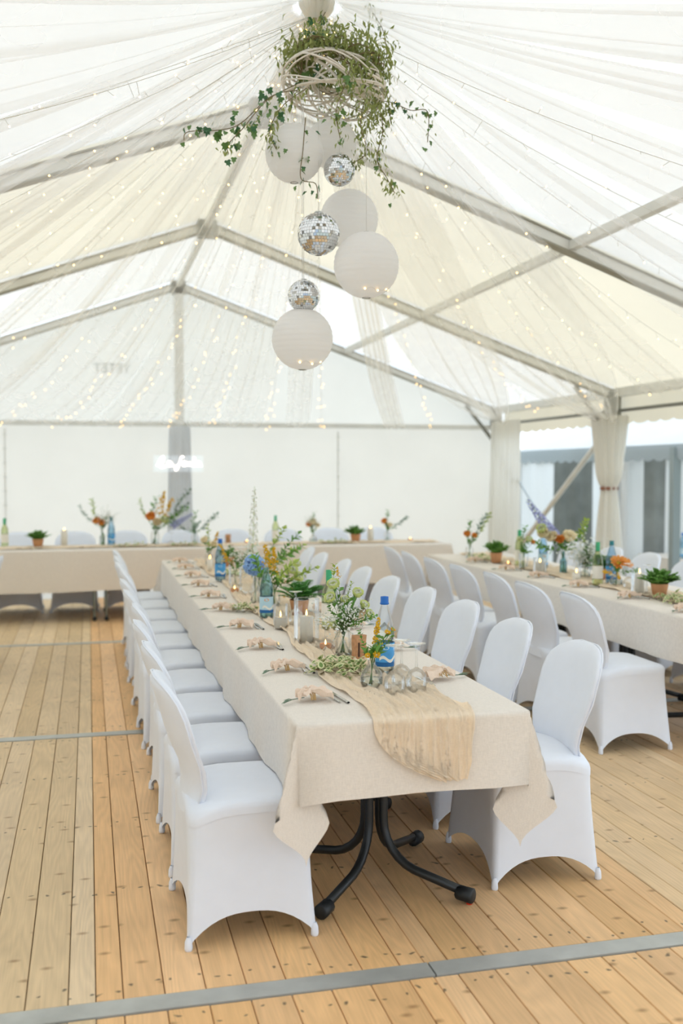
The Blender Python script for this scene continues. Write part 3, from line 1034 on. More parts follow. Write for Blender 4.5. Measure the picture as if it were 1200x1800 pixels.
def folding_table(x, y, label, along_y=True, ln=2.05, w=0.76, straight=False):
    t = thing('folding_table', label, 'table', (x, y, 0), 0 if along_y else PI / 2, 'folding banquet tables under the cloths')
    mb = MB(); mb.box((0, 0, T - 0.023), (w, ln, 0.034)); mb.build('tabletop', MT['tabletop'], t, False)
    if straight:
        for i in (-1, 1):
            for j in (-1, 1):
                mb = MB(); mb.tube([(i * (w / 2 - .04), j * (ln / 2 - .05), 0.03), (i * (w / 2 - .04), j * (ln / 2 - .05), 0.71)], 0.014, 8); lg = mb.build('leg', MT['grey_post'], t)
                mb = MB(); mb.ball((i * (w / 2 - .04), j * (ln / 2 - .05), 0.025), 0.025, 10, 6); mb.build('foot_cap', MT['blackcap'], lg)
        return t
    for s in (-1, 1):
        cy = s * (ln / 2 - 0.5)
        for i, j in ((-1, -1), (1, -1), (1, 1), (-1, 1)):
            mb = MB()
            px, py = 0.028 * i, cy + 0.03 * j
            ex, ey = 0.27 * i, cy + 0.30 * j
            pts = [(px, py, 0.70), (px, py, 0.5), (px, py, 0.24)]
            for k in range(1, 7):
                th = k / 6 * R(78)
                q = 0.17 * (1 - math.cos(th)); z = 0.24 - 0.17 * math.sin(th)
                dl_ = math.hypot(ex - px, ey - py)
                pts.append((px + (ex - px) / dl_ * q, py + (ey - py) / dl_ * q, z))
            pts.append((ex, ey, 0.037))
            mb.tube(pts, 0.0165, 10)
            lg = mb.build('leg', MT['black'], t)
            mb = MB()
            d = Vector((ex - px, ey - py, 0)).normalized()
            mb.tube([Vector((ex, ey, 0.036)) - d * 0.05, Vector((ex, ey, 0.034)) - d * 0.045, Vector((ex, ey, 0.031)) + d * 0.012, Vector((ex, ey, 0.031)) + d * 0.016], [0.018, 0.026, 0.0275, 0.022], 12)
            mb.build('foot_cap', MT['blackcap'], lg)
            if i > 0 and j < 0:
                mb = MB(); mb.lathe([(0.001, 0.0), (0.010, 0.0), (0.012, 0.006), (0.008, 0.016)], 8, (ex, ey, 0))
                mb.build('levelling_screw', MT['red'], lg)
            mb = MB(); mb.ball((px + 0.0165 * i * 0.6, py + j * 0.0145, 0.36), 0.006, 6, 4)
            mb.build('bolt', MT['chrome'], lg)
    return t


for i, yy in enumerate((4.22, 6.28, 8.33)):
    folding_table(1.04, yy, 'black-legged folding table under the long central cloth, %s from the near end' % ORD[i])
cloth('tablecloth', 'beige linen cloth over the long central table with pointed corners hanging', 0.645, 1.435, 3.19, 9.38, 0.27, 0.27, 0.265, 0.27, 1)
for i, yy in enumerate((5.85, 7.9)):
    folding_table(3.60, yy, 'folding table under the cloth beside the open tent side, %s from the near end' % ORD[i], ln=2.0)
cloth('tablecloth', 'beige linen cloth over the second long table beside the open tent side', 3.2, 3.99, 4.80, 9.42, 0.27, 0.27, 0.27, 0.27, 2)
for i, xx in enumerate((-0.92, 1.14, 3.02)):
    folding_table(xx, 11.17, 'folding table under the head table cloth, %s along from the wine bottle end' % ORD[i], False, ln=2.04 if i < 2 else 1.7, straight=True)
cloth('tablecloth', 'beige linen cloth over the head table along the back wall', -1.97, 3.92, 10.78, 11.56, 0.4, 0.4, 0.43, 0.43, 3)
folding_table(-1.75, 8.0, 'folding table under the cloth at the closed tent side', ln=2.0)
cloth('tablecloth', 'beige linen cloth over the side table outside the picture edge', -2.14, -1.36, 6.9, 9.3, 0.27, 0.27, 0.27, 0.27, 4)


def runner(name, label, along, x0, y0, x1, y1, w, seed, hang_len=0.0, nv=200, nu=44):
    """crinkled gauze; along='y' runs from y0 up to y1 at x0..x1 centre, drop over the near end when hang_len"""
    q = random.Random(seed)
    fr = [(q.uniform(34, 120), q.uniform(-5, 5), q.uniform(0, 6), q.uniform(0.35, 1.0)) for _ in range(4)]
    mb = MB()
    ltot = math.hypot(x1 - x0, y1 - y0)

    def f(u, v):
        s = v                        # metres along, negative = hanging over the near edge
        g = max(0, -s)
        cx = 0.012 * math.sin(s * 3.1 + seed) + 0.008 * math.sin(s * 7.7)
        hw = w / 2 * (1 + 0.10 * math.sin(s * 2.3 + 1) + 0.05 * math.sin(s * 9 + seed))
        lo, hi = -hw, hw
        if g > 0:
            k = g / max(hang_len, 1e-6)
            lo = lerp(-hw, hw * 0.35, k ** 2.6); hi = hw * (1 - 0.06 * k)
        p = lerp(lo, hi, u)
        wr = 0.0
        for a, b, c, d in fr:
            wr = max(wr, d * (1 - abs(math.sin(p * a + s * b + c + 0.9 * math.sin(s * 5 + c) + 0.5 * math.sin(s * 13 + 2 * c)))) ** 1.6)
        wr *= 0.024
        if along == 'y':
            X = x0 + cx + p + (x1 - x0) * max(0, s) / ltot; Y = y0 + max(0, s)
            if g > 0:
                o_, d_ = hang(g, 0.016)
                return (X, y0 - o_ - max(0.002, wr) - 0.012 * g / .3, T + 0.004 - d_ + (0.02 * math.sin(u * 30) * max(0, g / hang_len - .85)))
            return (X, Y, T + 0.003 + max(0.0, wr))
        X = x0 + s
        return (X, y0 + cx + p, T + 0.003 + max(0, wr))
    vs = rng(0, ltot, nv)
    if hang_len:
        vs = [-h for h in reversed(rng(0.003, hang_len, 28))] + vs
    mb.grid(f, rng(0, 1, nu), vs)
    return tag(mb.build(name, MT['gauze']), label, 'table runner')


runner('table_runner', 'crinkled peach gauze runner falling over the near end of the central table', 'y', 1.055, 3.19, 1.07, 9.3, 0.31, 2, 0.225, nv=330, nu=72)
runner('table_runner', 'crinkled peach gauze runner along the second table', 'y', 3.58, 4.9, 3.62, 9.35, 0.30, 5, 0, nv=150, nu=30)
runner('table_runner', 'crinkled peach gauze runner along the head table', 'x', -1.5, 11.15, 3.85, 11.15, 0.34, 8, 0, nv=120, nu=24)

# ------------------------------------------------------------------ chandelier: wicker ring, ivy, lanterns, mirror balls
WC = Vector((1.175, 4.92, 3.42))
wr = thing('wicker_ring', 'whitewashed woven willow ring hanging under the tent ridge, wrapped in ivy', 'chandelier', WC)
mb = MB()
tilt = Euler((R(-6), R(10), 0)).to_matrix()
for k in range(64):
    a0 = rnd.uniform(0, 2 * PI); ph = rnd.uniform(0, 2 * PI); tw = rnd.choice((-1, 1)) * rnd.uniform(0.6, 1.6); ext = rnd.uniform(1.4, 3.0)
    pts = []
    for i in range(15):
        a = a0 + ext * i / 14; b = ph + tw * ext * i / 14
        r = 0.185 + 0.068 * math.cos(b) + rnd.uniform(-.002, .002)
        pts.append(tilt @ Vector((r * math.cos(a), r * math.sin(a), 0.075 * math.sin(b))))
    mb.tube(pts, rnd.uniform(0.0036, 0.006), 5)
mb.build('woven_band', MT['wicker'], wr)
for k in range(3):
    a = k * 2.094 + 0.4
    mb = MB(); mb.tube([tilt @ Vector((0.19 * math.cos(a), 0.19 * math.sin(a), 0.05)), (-0.06, 0, RZ - WC.z - 0.1)], 0.002, 4)
    mb.build('hanging_cord', MT['string'], wr)


def ivy_leaf_mesh(mat, name):
    mb = MB()
    out = [(0, 0), (0.28, -0.1), (0.5, 0.12), (0.3, 0.32), (0.38, 0.62), (0.14, 0.6), (0, 1.0), (-0.14, 0.6), (-0.38, 0.62), (-0.3, 0.32), (-0.5, 0.12), (-0.28, -0.1)]
    vs = [(0, 0.35, 0.05)] + [(x, y, -0.12 * (x * x) - 0.05 * y * y) for x, y in out]
    fs = [(0, i + 1, (i + 1) % 12 + 1) for i in range(12)]
    mb.add(vs, fs)
    return mb.mesh(name, mat, True)


IVY = [ivy_leaf_mesh(MT['ivy'], 'ivy_leaf'), ivy_leaf_mesh(MT['ivy_dark'], 'ivy_leaf')]


def bez(p, n):
    """smooth polyline through control points"""
    p = [Vector(q) for q in p]
    out = []
    for i in range(n + 1):
        t = i / n * (len(p) - 1); k = min(int(t), len(p) - 2); u = t - k
        p0 = p[max(k - 1, 0)]; p1 = p[k]; p2 = p[k + 1]; p3 = p[min(k + 2, len(p) - 1)]
        out.append(0.5 * ((2 * p1) + (p2 - p0) * u + (2 * p0 - 5 * p1 + 4 * p2 - p3) * u * u + (3 * p1 - p0 - 3 * p2 + p3) * u ** 3))
    return out


def ivy_vine(label, pts, nleaf, size=0.042, sprays=0, thick=0.0022, dark=0.4, spread=0.022):
    base = Vector(pts[0])
    t = thing('ivy_vine', label, 'ivy', base, group='ivy trailing from the wicker ring')
    path = [q - base for q in bez(pts, 24)]
    mb = MB(); mb.tube(path, thick, 5); mb.build('stem', MT['vine'], t)
    for i in range(nleaf):
        k = rnd.uniform(0.05, 1.0) * 24; a = int(min(23, k)); p = path[a].lerp(path[a + 1], k - a)
        o = bpy.data.objects.new('leaf', IVY[0 if rnd.random() > dark else 1]); col.objects.link(o); o.parent = t
        o.location = p + Vector((rnd.gauss(0, spread), rnd.gauss(0, spread), rnd.gauss(-0.01, spread)))
        s = size * rnd.uniform(0.55, 1.15)
        o.scale = (s, s, s)
        o.rotation_euler = (R(-90) + rnd.uniform(-.7, .9), rnd.uniform(-.5, .5), rnd.uniform(-PI, PI))
    if sprays:
        mb = MB()
        for i in range(sprays):
            k = rnd.uniform(0, 1) * 23.99; a = int(k); p = path[a] + Vector((rnd.gauss(0, .02), rnd.gauss(0, .02), rnd.gauss(0, .015)))
            ln = rnd.uniform(0.018, 0.04)
            mb.leaf(p, Vector((rnd.gauss(0, .45), rnd.gauss(0, .45), -1)), rv(), ln, ln * 0.32)
        o = mb.build('small_leaves', MT['olive'], t); o['kind'] = 'stuff'
    return t


ivy_vine('long ivy vine reaching out furthest toward the closed tent side', [(1.0, 4.9, 3.38), (0.86, 4.88, 3.33), (0.72, 4.9, 3.20), (0.62, 4.9, 3.16), (0.47, 4.9, 3.14), (0.45, 4.9, 3.10)], 22, 0.042)
ivy_vine('thick leafy ivy vine drooping beside the upper paper lantern', [(1.0, 4.86, 3.40), (0.84, 4.84, 3.30), (0.72, 4.86, 3.16), (0.65, 4.86, 3.08), (0.655, 4.86, 3.04)], 30, 0.045, 40, spread=0.035)
ivy_vine('short bushy ivy vine between the ring and the upper lantern', [(1.02, 4.82, 3.36), (0.90, 4.8, 3.26), (0.84, 4.8, 3.14), (0.87, 4.8, 3.06)], 18, 0.035, 90, spread=0.04)
ivy_vine('dark ivy vine climbing the cords above the wicker ring', [(1.09, 4.9, 3.44), (1.06, 4.88, 3.56), (1.09, 4.9, 3.68), (1.13, 4.9, 3.76)], 30, 0.05, 20, dark=0.8, spread=0.03)
ivy_vine('ivy vine hanging in front of the ring toward the lanterns', [(1.2, 4.68, 3.42), (1.16, 4.64, 3.32), (1.12, 4.64, 3.2), (1.14, 4.64, 3.08)], 18, 0.035, 60)
ivy_vine('thin ivy vine hanging below the upper paper lantern', [(1.0, 4.75, 3.2), (0.99, 4.76, 3.05), (0.98, 4.76, 2.92), (1.05, 4.76, 2.90), (1.06, 4.76, 2.83)], 16, 0.03)
ivy_vine('leafy vine trailing on the open side with its tip turned up', [(1.36, 4.9, 3.36), (1.46, 4.9, 3.36), (1.56, 4.9, 3.33), (1.65, 4.9, 3.33), (1.65, 4.9, 3.18)], 20, 0.036, 26)
ivy_vine('olive leaved vine hanging longest on the open side', [(1.38, 4.85, 3.34), (1.40, 4.83, 3.2), (1.37, 4.83, 3.06), (1.42, 4.83, 2.97), (1.46, 4.83, 2.90)], 6, 0.028, 150, spread=0.02)
ivy_vine('olive leaved vine hanging beside the small top mirror ball', [(1.30, 4.82, 3.32), (1.28, 4.8, 3.2), (1.31, 4.8, 3.08), (1.24, 4.8, 3.02)], 5, 0.028, 130)
ivy_vine('olive leaved spray dangling from the ridge on the open side', [(1.34, 4.9, 3.90), (1.36, 4.9, 3.80), (1.42, 4.9, 3.70), (1.44, 4.9, 3.58)], 3, 0.03, 60)
ivy_vine('wiry vine dropping along the open side of the ring', [(1.34, 4.9, 3.56), (1.42, 4.9, 3.46), (1.45, 4.9, 3.34), (1.46, 4.9, 3.26)], 8, 0.03, 70)
# mass of small narrow leaves on the ring
fo = thing('leaf_garland', 'dense garland of narrow olive leaves piled on top of the wicker ring', 'garland', WC)
mb = MB()
for i in range(3000):
    a = rnd.uniform(0, 2 * PI)
    b = rnd.gauss(1.7, 1.0)
    r = 0.185 + rnd.gauss(0.0, 0.05)
    p = tilt @ Vector((r * math.cos(a), r * math.sin(a), abs(rnd.gauss(0.0, 0.06)) + 0.075 + (0.03 if math.cos(a) > 0 else 0)))
    if rnd.random() < 0.3 and math.cos(a) > -0.1:
        p = tilt @ Vector((0.24 * math.cos(a) * rnd.uniform(.8, 1.15), 0.24 * math.sin(a) * rnd.uniform(.8, 1.15), rnd.uniform(-0.15, 0.08)))
    ln = rnd.uniform(0.022, 0.048)
    mb.leaf(p, Vector((rnd.gauss(0, .5), rnd.gauss(0, .5), -0.9 + rnd.gauss(0, .35))), rv(), ln, ln * 0.34)
o = mb.build('leaves', MT['olive'], fo); o['kind'] = 'stuff'
mb = MB()
for k in range(10):
    a0 = rnd.uniform(0, 6)
    mb.tube([tilt @ Vector(((0.2 + .04 * math.sin(i + k)) * math.cos(a0 + i * .3), (0.2 + .04 * math.sin(i + k)) * math.sin(a0 + i * .3), 0.08 + 0.04 * math.sin(i * .9 + k))) for i in range(9)], 0.0025, 4)
mb.build('twigs', MT['vine'], fo)


def lantern(label, c, r, ztop):
    t = thing('paper_lantern', label, 'lantern', c, group='paper lanterns under the wicker ring')
    mb = MB()
    n = 64
    prof = []
    for i in range(n + 1):
        th = lerp(0.13, PI - 0.13, i / n)
        rr = r * math.sin(th) * (1 - 0.022 * (1 - abs(math.cos(i / n * 17 * PI))))
        prof.append((rr, -r * math.cos(th)))
    mb.lathe(prof, 40)
    mb.build('paper_globe', MT['paper'], t)
    mb = MB()
    for s in (-1, 1):
        z = s * r * math.cos(0.13); q = r * math.sin(0.13)
        mb.tube([(q * math.cos(a), q * math.sin(a), z) for a in rng(0, 2 * PI, 16)], 0.0018, 4, False)
    mb.build('wire_rim', MT['alu_dark'], t)
    mb = MB(); mb.tube([(0, 0, r * 0.98), (0.0, 0, ztop - c[2])], 0.0012, 4); mb.build('string', MT['string'], t)


ZR = 3.42
lantern('round white paper lantern nearest the wicker ring, below the leafy vine', (0.976, 4.90, 3.076), 0.140, ZR)
lantern('round white paper lantern half hidden behind the small top mirror ball', (1.20, 5.06, 3.19), 0.125, ZR)
lantern('round white paper lantern behind the large mirror ball', (1.30, 5.1, 2.83), 0.148, ZR)
lantern('largest white paper lantern with fairy lights glowing at its base', (1.295, 4.75, 2.53), 0.156, ZR)
lantern('lowest white paper lantern, hanging under the small mirror ball', (1.015, 4.90, 2.19), 0.149, ZR)


for nm, c, r in (('largest paper lantern', (1.295, 4.75, 2.53), 0.156), ('lowest paper lantern', (1.015, 4.90, 2.19), 0.149)):
    t = thing('fairy_light_cluster', 'warm fairy lights glowing at the base of the ' + nm, 'fairy lights', c)
    mb = MB(); bb = MB(); prev = None
    for k in range(6):
        a = -1.9 + 0.32 * k; p = Vector((math.cos(a) * r * 0.62, math.sin(a) * r * 0.62, -r * 0.80 + 0.008 * math.sin(k * 2))) * 1.02
        if prev is not None: mb.tube([prev, p], 0.001, 3, False)
        prev = p
        if k % 2 == 0: bb.ball(p, 0.005, 6, 4)
    mb.build('wire', MT['wire'], t); o = bb.build('bulbs', MT['bulb'], t); o['kind'] = 'stuff'


def mirror_ball(label, c, r, ztop, seed):
    t = thing('mirror_ball', label, 'mirror ball', c, rz=seed, group='mirror balls under the wicker ring')
    mb = MB(); mb.ball((0, 0, 0), r * 0.985, 24, 16); mb.build('core', MT['grout'], t)
    mb = MB(); q = random.Random(seed)
    nr = 22
    for i in range(nr):
        th0 = PI * (i + 0.04) / nr; th1 = PI * (i + 0.96) / nr
        if i == 0 or i == nr - 1: continue
        k = max(4, int(2 * nr * math.sin((th0 + th1) / 2)))
        for j in range(k):
            if q.random() < 0.03: continue
            a0 = 2 * PI * (j + 0.04) / k; a1 = 2 * PI * (j + 0.96) / k
            P = lambda th, a: Vector((math.sin(th) * math.cos(a), math.sin(th) * math.sin(a), math.cos(th)))
            nrm = P((th0 + th1) / 2, (a0 + a1) / 2)
            tw = Vector((q.gauss(0, .05), q.gauss(0, .05), q.gauss(0, .05)))
            pts = []
            for th, a in ((th0, a0), (th1, a0), (th1, a1), (th0, a1)):
                p = P(th, a)
                p = p + nrm * (p - nrm).dot(tw)
                pts.append(p * r)
            mb.add(pts, [(0, 1, 2, 3)])
    o = mb.build('mirror_tiles', MT['mirror'], t, False); o['kind'] = 'stuff'
    mb = MB(); mb.lathe([(0.001, r * 1.06), (r * 0.18, r * 1.05), (r * 0.2, r * 0.97), (r * .2, r * .94)], 12); mb.build('cap', MT['alu'], t)
    mb = MB(); mb.tube([(0, 0, r), (0, 0, ztop - c[2])], 0.0012, 4); mb.build('string', MT['string'], t)


mirror_ball('small mirror ball just under the ring, overlapping two lanterns', (1.185, 4.84, 2.995), 0.076, ZR, 1)
mirror_ball('largest mirror ball, hanging in the middle of the lantern cluster', (1.078, 4.82, 2.68), 0.101, ZR, 2)
mirror_ball('small mirror ball sitting just above the lowest lantern', (1.016, 4.87, 2.393), 0.077, ZR, 3)
# ------------------------------------------------------------------ flowers and plants
def frame_of(d):
    d = Vector(d).normalized()
    a = d.cross(Vector((0.13, 0.31, 0.94)))
    if a.length < 1e-3: a = d.cross(Vector((1, 0, 0)))
    a.normalize(); return d, a, d.cross(a)


def petals(mb, c, d, r, n, tiltdeg, w=0.75, cup=0.3, ph=0.0, mi=0):
    d, a, b = frame_of(d); c = Vector(c)
    for k in range(n):
        an = 2 * PI * k / n + ph + rnd.uniform(-.12, .12)
        o = a * math.cos(an) + b * math.sin(an); s = d.cross(o)
        ti = R(tiltdeg + rnd.uniform(-8, 8))
        e = o * math.cos(ti) + d * math.sin(ti); up = d * math.cos(ti) - o * math.sin(ti)
        vs = []
        for q, ww in ((0.05, 0.12), (0.45, 0.85), (0.8, 1.0), (1.0, 0.55)):
            m_ = c + e * (r * q) + up * (r * cup * q * q)
            for t_ in (-1, 0, 1):
                vs.append(m_ + s * (t_ * ww * w * r * 0.5) + up * (r * 0.10 * abs(t_)))
        fs = []
        for i in range(3):
            for j in range(2):
                fs.append((i * 3 + j, i * 3 + j + 1, (i + 1) * 3 + j + 1, (i + 1) * 3 + j))
        mb.add(vs, fs, mi)


def blossom(kind, c, d, r):
    """returns MB, materials"""
    mb = MB(); c = Vector(c); d, a, b = frame_of(d)
    if kind in ('lisianthus', 'cream_rose', 'apricot_rose', 'peach_napkin_flower'):
        mats = {'lisianthus': ['f_lime', 'f_white'], 'cream_rose': ['f_cream', 'f_white'], 'apricot_rose': ['f_orange', 'f_cream'], 'peach_napkin_flower': ['f_orange', 'f_cream']}[kind]
        petals(mb, c, d, r, 7, 32, 0.95, 0.45, 0.2, 0)
        petals(mb, c, d, r * 0.92, 6, 52, 0.9, 0.35, 0.7, 1 if kind == 'lisianthus' else 0)
        petals(mb, c, d, r * 0.8, 5, 68, 0.85, 0.15, 0.1, 0)
        petals(mb, c, d, r * 0.7, 4, 80, 0.8, 0.0, 0.5, 0)
        return mb, [MT[q] for q in mats]
    if kind in ('gerbera', 'daisy'):
        petals(mb, c, d, r, 14, 14, 0.32, 0.1, 0, 0)
        petals(mb, c, d, r * 0.75, 12, 30, 0.32, 0.1, 0.2, 0)
        mb.cur = 1; mb.ball(c + d * r * 0.1, r * 0.3, 8, 4, (1, 1, 0.6))
        return mb, [MT['f_orange' if kind == 'gerbera' else 'f_yellow'], MT['f_yellow' if kind == 'gerbera' else 'f_cream']]
    if kind == 'hydrangea':
        mb.cur = 1; mb.ball(c, r * 0.78, 12, 8); mb.cur = 0
        for k in range(90):
            th = math.acos(1 - 2 * (k + .5) / 90); an = k * 2.399963
            n_ = Vector((math.sin(th) * math.cos(an), math.sin(th) * math.sin(an), math.cos(th)))
            petals(mb, c + n_ * r * rnd.uniform(.8, .95), n_ + rv(.25), r * 0.25, 4, 12 + rnd.uniform(-10, 20), 0.9, 0.2, rnd.uniform(0, 2))
        return mb, [MT['f_blue'], MT['f_navy']]
    if kind in ('solidago', 'yellow_spike'):
        for k in range(90):
            q = rnd.random() ** 0.8; w = r * 0.55 * (1 - q) + r * 0.10
            p = c + d * (q * r * 3.2) + (a * rnd.gauss(0, .6) + b * rnd.gauss(0, .6)) * w
            mb.ball(p, r * rnd.uniform(0.07, 0.14), 5, 3)
        return mb, [MT['f_yellow']]
    if kind in ('delphinium', 'blue_delphinium', 'lilac_spike'):
        n = 52; fl = 13.0 if kind == 'delphinium' else 7.5
        for k in range(n):
            q = k / n; w = r * (1 - 0.75 * q)
            an = k * 2.4; o = a * math.cos(an) + b * math.sin(an)
            p = c + d * (q * r * fl) + o * w * 0.8
            mb.cur = 2; mb.tube([c + d * (q * r * fl - w * .3), p], r * .03, 3, False); mb.cur = 0
            petals(mb, p, o + d * 0.25, w * 0.5 + r * .07, 5, 14, 0.85, 0.2, rnd.uniform(0, 2), 0 if kind != 'delphinium' or q < .55 else 1)
        mb.cur = 2; mb.tube([c - d * r, c + d * (r * fl * 1.02)], [r * .07, r * .03], 5)
        return mb, ([MT['f_white'], MT['f_white'], MT['leaf_y']] if kind == 'delphinium' else [MT['f_lilac'], MT['f_lilac'], MT['stem']])
    if kind == 'gypsophila':
        for k in range(150):
            p = c + Vector((rnd.gauss(0, .5), rnd.gauss(0, .5), rnd.gauss(0, .38))) * r
            mb.cur = 0; mb.ball(p, r * rnd.uniform(0.035, 0.06), 5, 3)
            if k % 3 == 0:
                mb.cur = 1; mb.tube([c - d * r * 1.0, c + (p - c) * 0.4 - d * r * .3, p], r * 0.008, 3, False)
        return mb, [MT['f_white'], MT['stem']]
    if kind in ('fern', 'leafy'):
        tip = Vector((d.x, d.y, d.z))
        pts = [c + d * (r * t_ * (3 if kind == 'fern' else 2.4)) + Vector((0, 0, -1)) * (r * (1.1 if kind == 'fern' else 0.5) * t_ * t_) for t_ in rng(0, 1, 12)]
        mb.cur = 1; mb.tube(pts, r * 0.03, 4); mb.cur = 0
        for i in range(1, 13):
            dd = (pts[i] - pts[i - 1]).normalized(); sd = dd.cross(Vector((0, 0, 1)))
            if sd.length < 1e-3: sd = a
            sd.normalize()
            ln = r * (0.95 if kind == 'fern' else 0.7) * math.sin(PI * (0.12 + 0.85 * i / 13))
            for s in (-1, 1):
                mb.leaf(pts[i], sd * s + dd * 0.5, Vector((0, 0, 1)) + rv(.2 if kind == 'fern' else .8), ln, ln * (0.28 if kind == 'fern' else 0.5), 0.05)
        return mb, [MT['fern' if kind == 'fern' else 'leaf'], MT['stem']]
    if kind in ('eucalyptus', 'lime_spray', 'green_spray'):
        pts = [c + d * (r * t_ * 3) + a * (0.25 * r * math.sin(t_ * 4)) for t_ in rng(0, 1, 10)]
        mb.cur = 1; mb.tube(pts, r * 0.03, 4); mb.cur = 0
        for i in range(1, 11):
            for s in (-1, 1):
                sd = a * s * math.cos(i * 1.3) + b * s * math.sin(i * 1.3)
                mb.leaf(pts[i], sd + d * 0.6 + rv(.3), d + rv(.4), r * rnd.uniform(.5, .8), r * 0.36, 0.08)
        return mb, [MT[{'eucalyptus': 'eucal', 'lime_spray': 'leaf_y', 'green_spray': 'leaf'}[kind]], MT['stem']]
    raise ValueError(kind)


BLNAME = {'lisianthus': 'blossom', 'solidago': 'flower_plume', 'yellow_spike': 'flower_plume', 'delphinium': 'flower_spike', 'blue_delphinium': 'flower_spike', 'lilac_spike': 'flower_spike',
          'gypsophila': 'flower_cloud', 'fern': 'frond', 'leafy': 'leafy_shoot', 'eucalyptus': 'leafy_shoot', 'lime_spray': 'leafy_shoot', 'green_spray': 'leafy_shoot'}


def bouquet(label, loc, stems, rim, cat='flowers', name='flower_bunch'):
    """stems: (kind, (dx,dy,dz) of blossom, size); rim = height where the stems leave the vase"""
    t = thing(name, label, cat, loc)
    lv = MB()
    for stem_ in stems:
        kind, e, r = stem_[:3]
        e = Vector(e)
        foot = Vector((e.x * -0.12, e.y * -0.12, 0.012)); neck = Vector((e.x * 0.14, e.y * 0.14, rim))
        path = bez([foot, neck, neck.lerp(e, 0.5) + Vector((0, 0, 0.01)), e], 10)
        d = (e - neck).normalized() + Vector((0, 0, 0.25))
        mb = MB(); mb.tube(path, 0.0016, 4)
        st = mb.build('flower_stem', MT['stem'], t)
        r *= 1.18 if loc[1] > 5.2 and kind not in ('delphinium', 'blue_delphinium', 'hydrangea', 'gypsophila') else 1.0
        r *= 1.0 if kind in ('delphinium', 'blue_delphinium', 'hydrangea', 'fern') else 1.22
        if kind in ('cream_rose', 'apricot_rose', 'lisianthus', 'gerbera', 'daisy'):
            d = d + Vector((-0.25, -0.75, 0.0))
        bm_, mats = blossom(kind, e, Vector(stem_[3]) if len(stem_) > 3 else d, r)
        bo_ = bm_.build(BLNAME.get(kind, 'blossom'), mats, st)
        if kind in ('gypsophila', 'solidago', 'yellow_spike'):
            bo_['kind'] = 'stuff'
        for k in range(6):
            q = path[rnd.randint(4, 9)]
            lv.leaf(q, Vector((rnd.gauss(0, .6), rnd.gauss(0, .6), .5)), rv() + Vector((0, 0, 1)), rnd.uniform(.03, .06), rnd.uniform(.012, .022))
    if lv.f:
        lv.build('leaves', MT['leaf'], t)
    return t


def vase(label, loc, prof, water=None, mat='glass', cat='vase', name='glass_vase'):
    t = thing(name, label, cat, loc)
    mb = MB(); mb.lathe(prof, 24); mb.build('glass_body', MT[mat], t)
    if water:
        wp = [(max(0.001, r - 0.003), z) for r, z in prof if z <= water] + [(0.001, water)]
        mb = MB(); mb.lathe(wp, 16); mb.build('water', MT['water'], t)
    return t


def scale_prof(p, s, h=None):
    return [(r * s, z * (h or s)) for r, z in p]


BUD = [(0.001, 0.003), (0.034, 0.003), (0.042, 0.015), (0.044, 0.035), (0.038, 0.058), (0.024, 0.075), (0.015, 0.085), (0.013, 0.10), (0.016, 0.108)]
JAR = [(0.001, 0.003), (0.034, 0.003), (0.036, 0.01), (0.036, 0.09), (0.030, 0.10), (0.030, 0.115), (0.033, 0.118)]
TUMB = [(0.001, 0.003), (0.03, 0.003), (0.033, 0.02), (0.036, 0.115)]
SLIM = [(0.001, 0.003), (0.026, 0.003), (0.028, 0.02), (0.028, 0.10), (0.012, 0.135), (0.011, 0.17), (0.014, 0.175)]


def water_bottle(label, loc, tint, cap, lab, band, h=0.30, capless=False):
    t = thing('water_bottle', label, 'bottle', loc)
    k = h / 0.30
    pr = [(0.001, 0.004), (0.024, 0.002), (0.036, 0.008), (0.038, 0.02), (0.0375, 0.13), (0.036, 0.140), (0.038, 0.150), (0.038, 0.165), (0.033, 0.200), (0.022, 0.240), (0.0145, 0.262), (0.0135, 0.272), (0.0135, 0.288)]
    pr = [(r * k, z * k) for r, z in pr]
    mb = MB(); mb.lathe(pr, 24); b = mb.build('plastic_body', MT[tint], t)
    mb = MB(); mb.lathe([(max(.001, r - 0.002), z) for r, z in pr if z < 0.2 * k] + [(0.001, 0.2 * k)], 20); mb.build('water', MT['water'], t)
    mb = MB(); mb.lathe([(0.0388 * k, 0.035 * k), (0.0388 * k, 0.125 * k)], 28); l = mb.build('paper_label', MT[lab], t)
    mb = MB(); mb.lathe([(0.0392 * k, 0.035 * k), (0.0392 * k, 0.052 * k)], 28); mb.build('printed_band', MT[band], l)
    mb = MB()
    # white wave and an oval crest printed across the label front
    def wave(u, v):
        a = R(-180) + u * R(120) + R(45)
        z = (0.058 + 0.012 * v + 0.008 * math.sin(u * 9)) * k
        return (0.0394 * k * math.cos(a), 0.0394 * k * math.sin(a), z)
    mb.grid(wave, rng(0, 1, 16), [0, 1]); mb.build('printed_wave', MT['label_white'], l)
    mb = MB()
    mb.add([(0.0395 * k * math.cos(-1.7 + .35 * math.cos(q)), 0.0395 * k * math.sin(-1.7 + .35 * math.cos(q)), (0.108 + 0.008 * math.sin(q)) * k) for q in rng(0, 2 * PI, 16)[:-1]], [tuple(range(16))])
    mb.build('printed_crest', MT['label_pale' if lab == 'label_blue' else 'f_orange'], l)
    if not capless:
        mb = MB(); mb.lathe([(0.0145 * k, 0.268 * k), (0.0175 * k, 0.270 * k), (0.0175 * k, 0.274 * k), (0.0155 * k, 0.276 * k), (0.0155 * k, 0.298 * k), (0.001, 0.300 * k)], 18); mb.build('screw_cap', MT[cap], t)
    return t


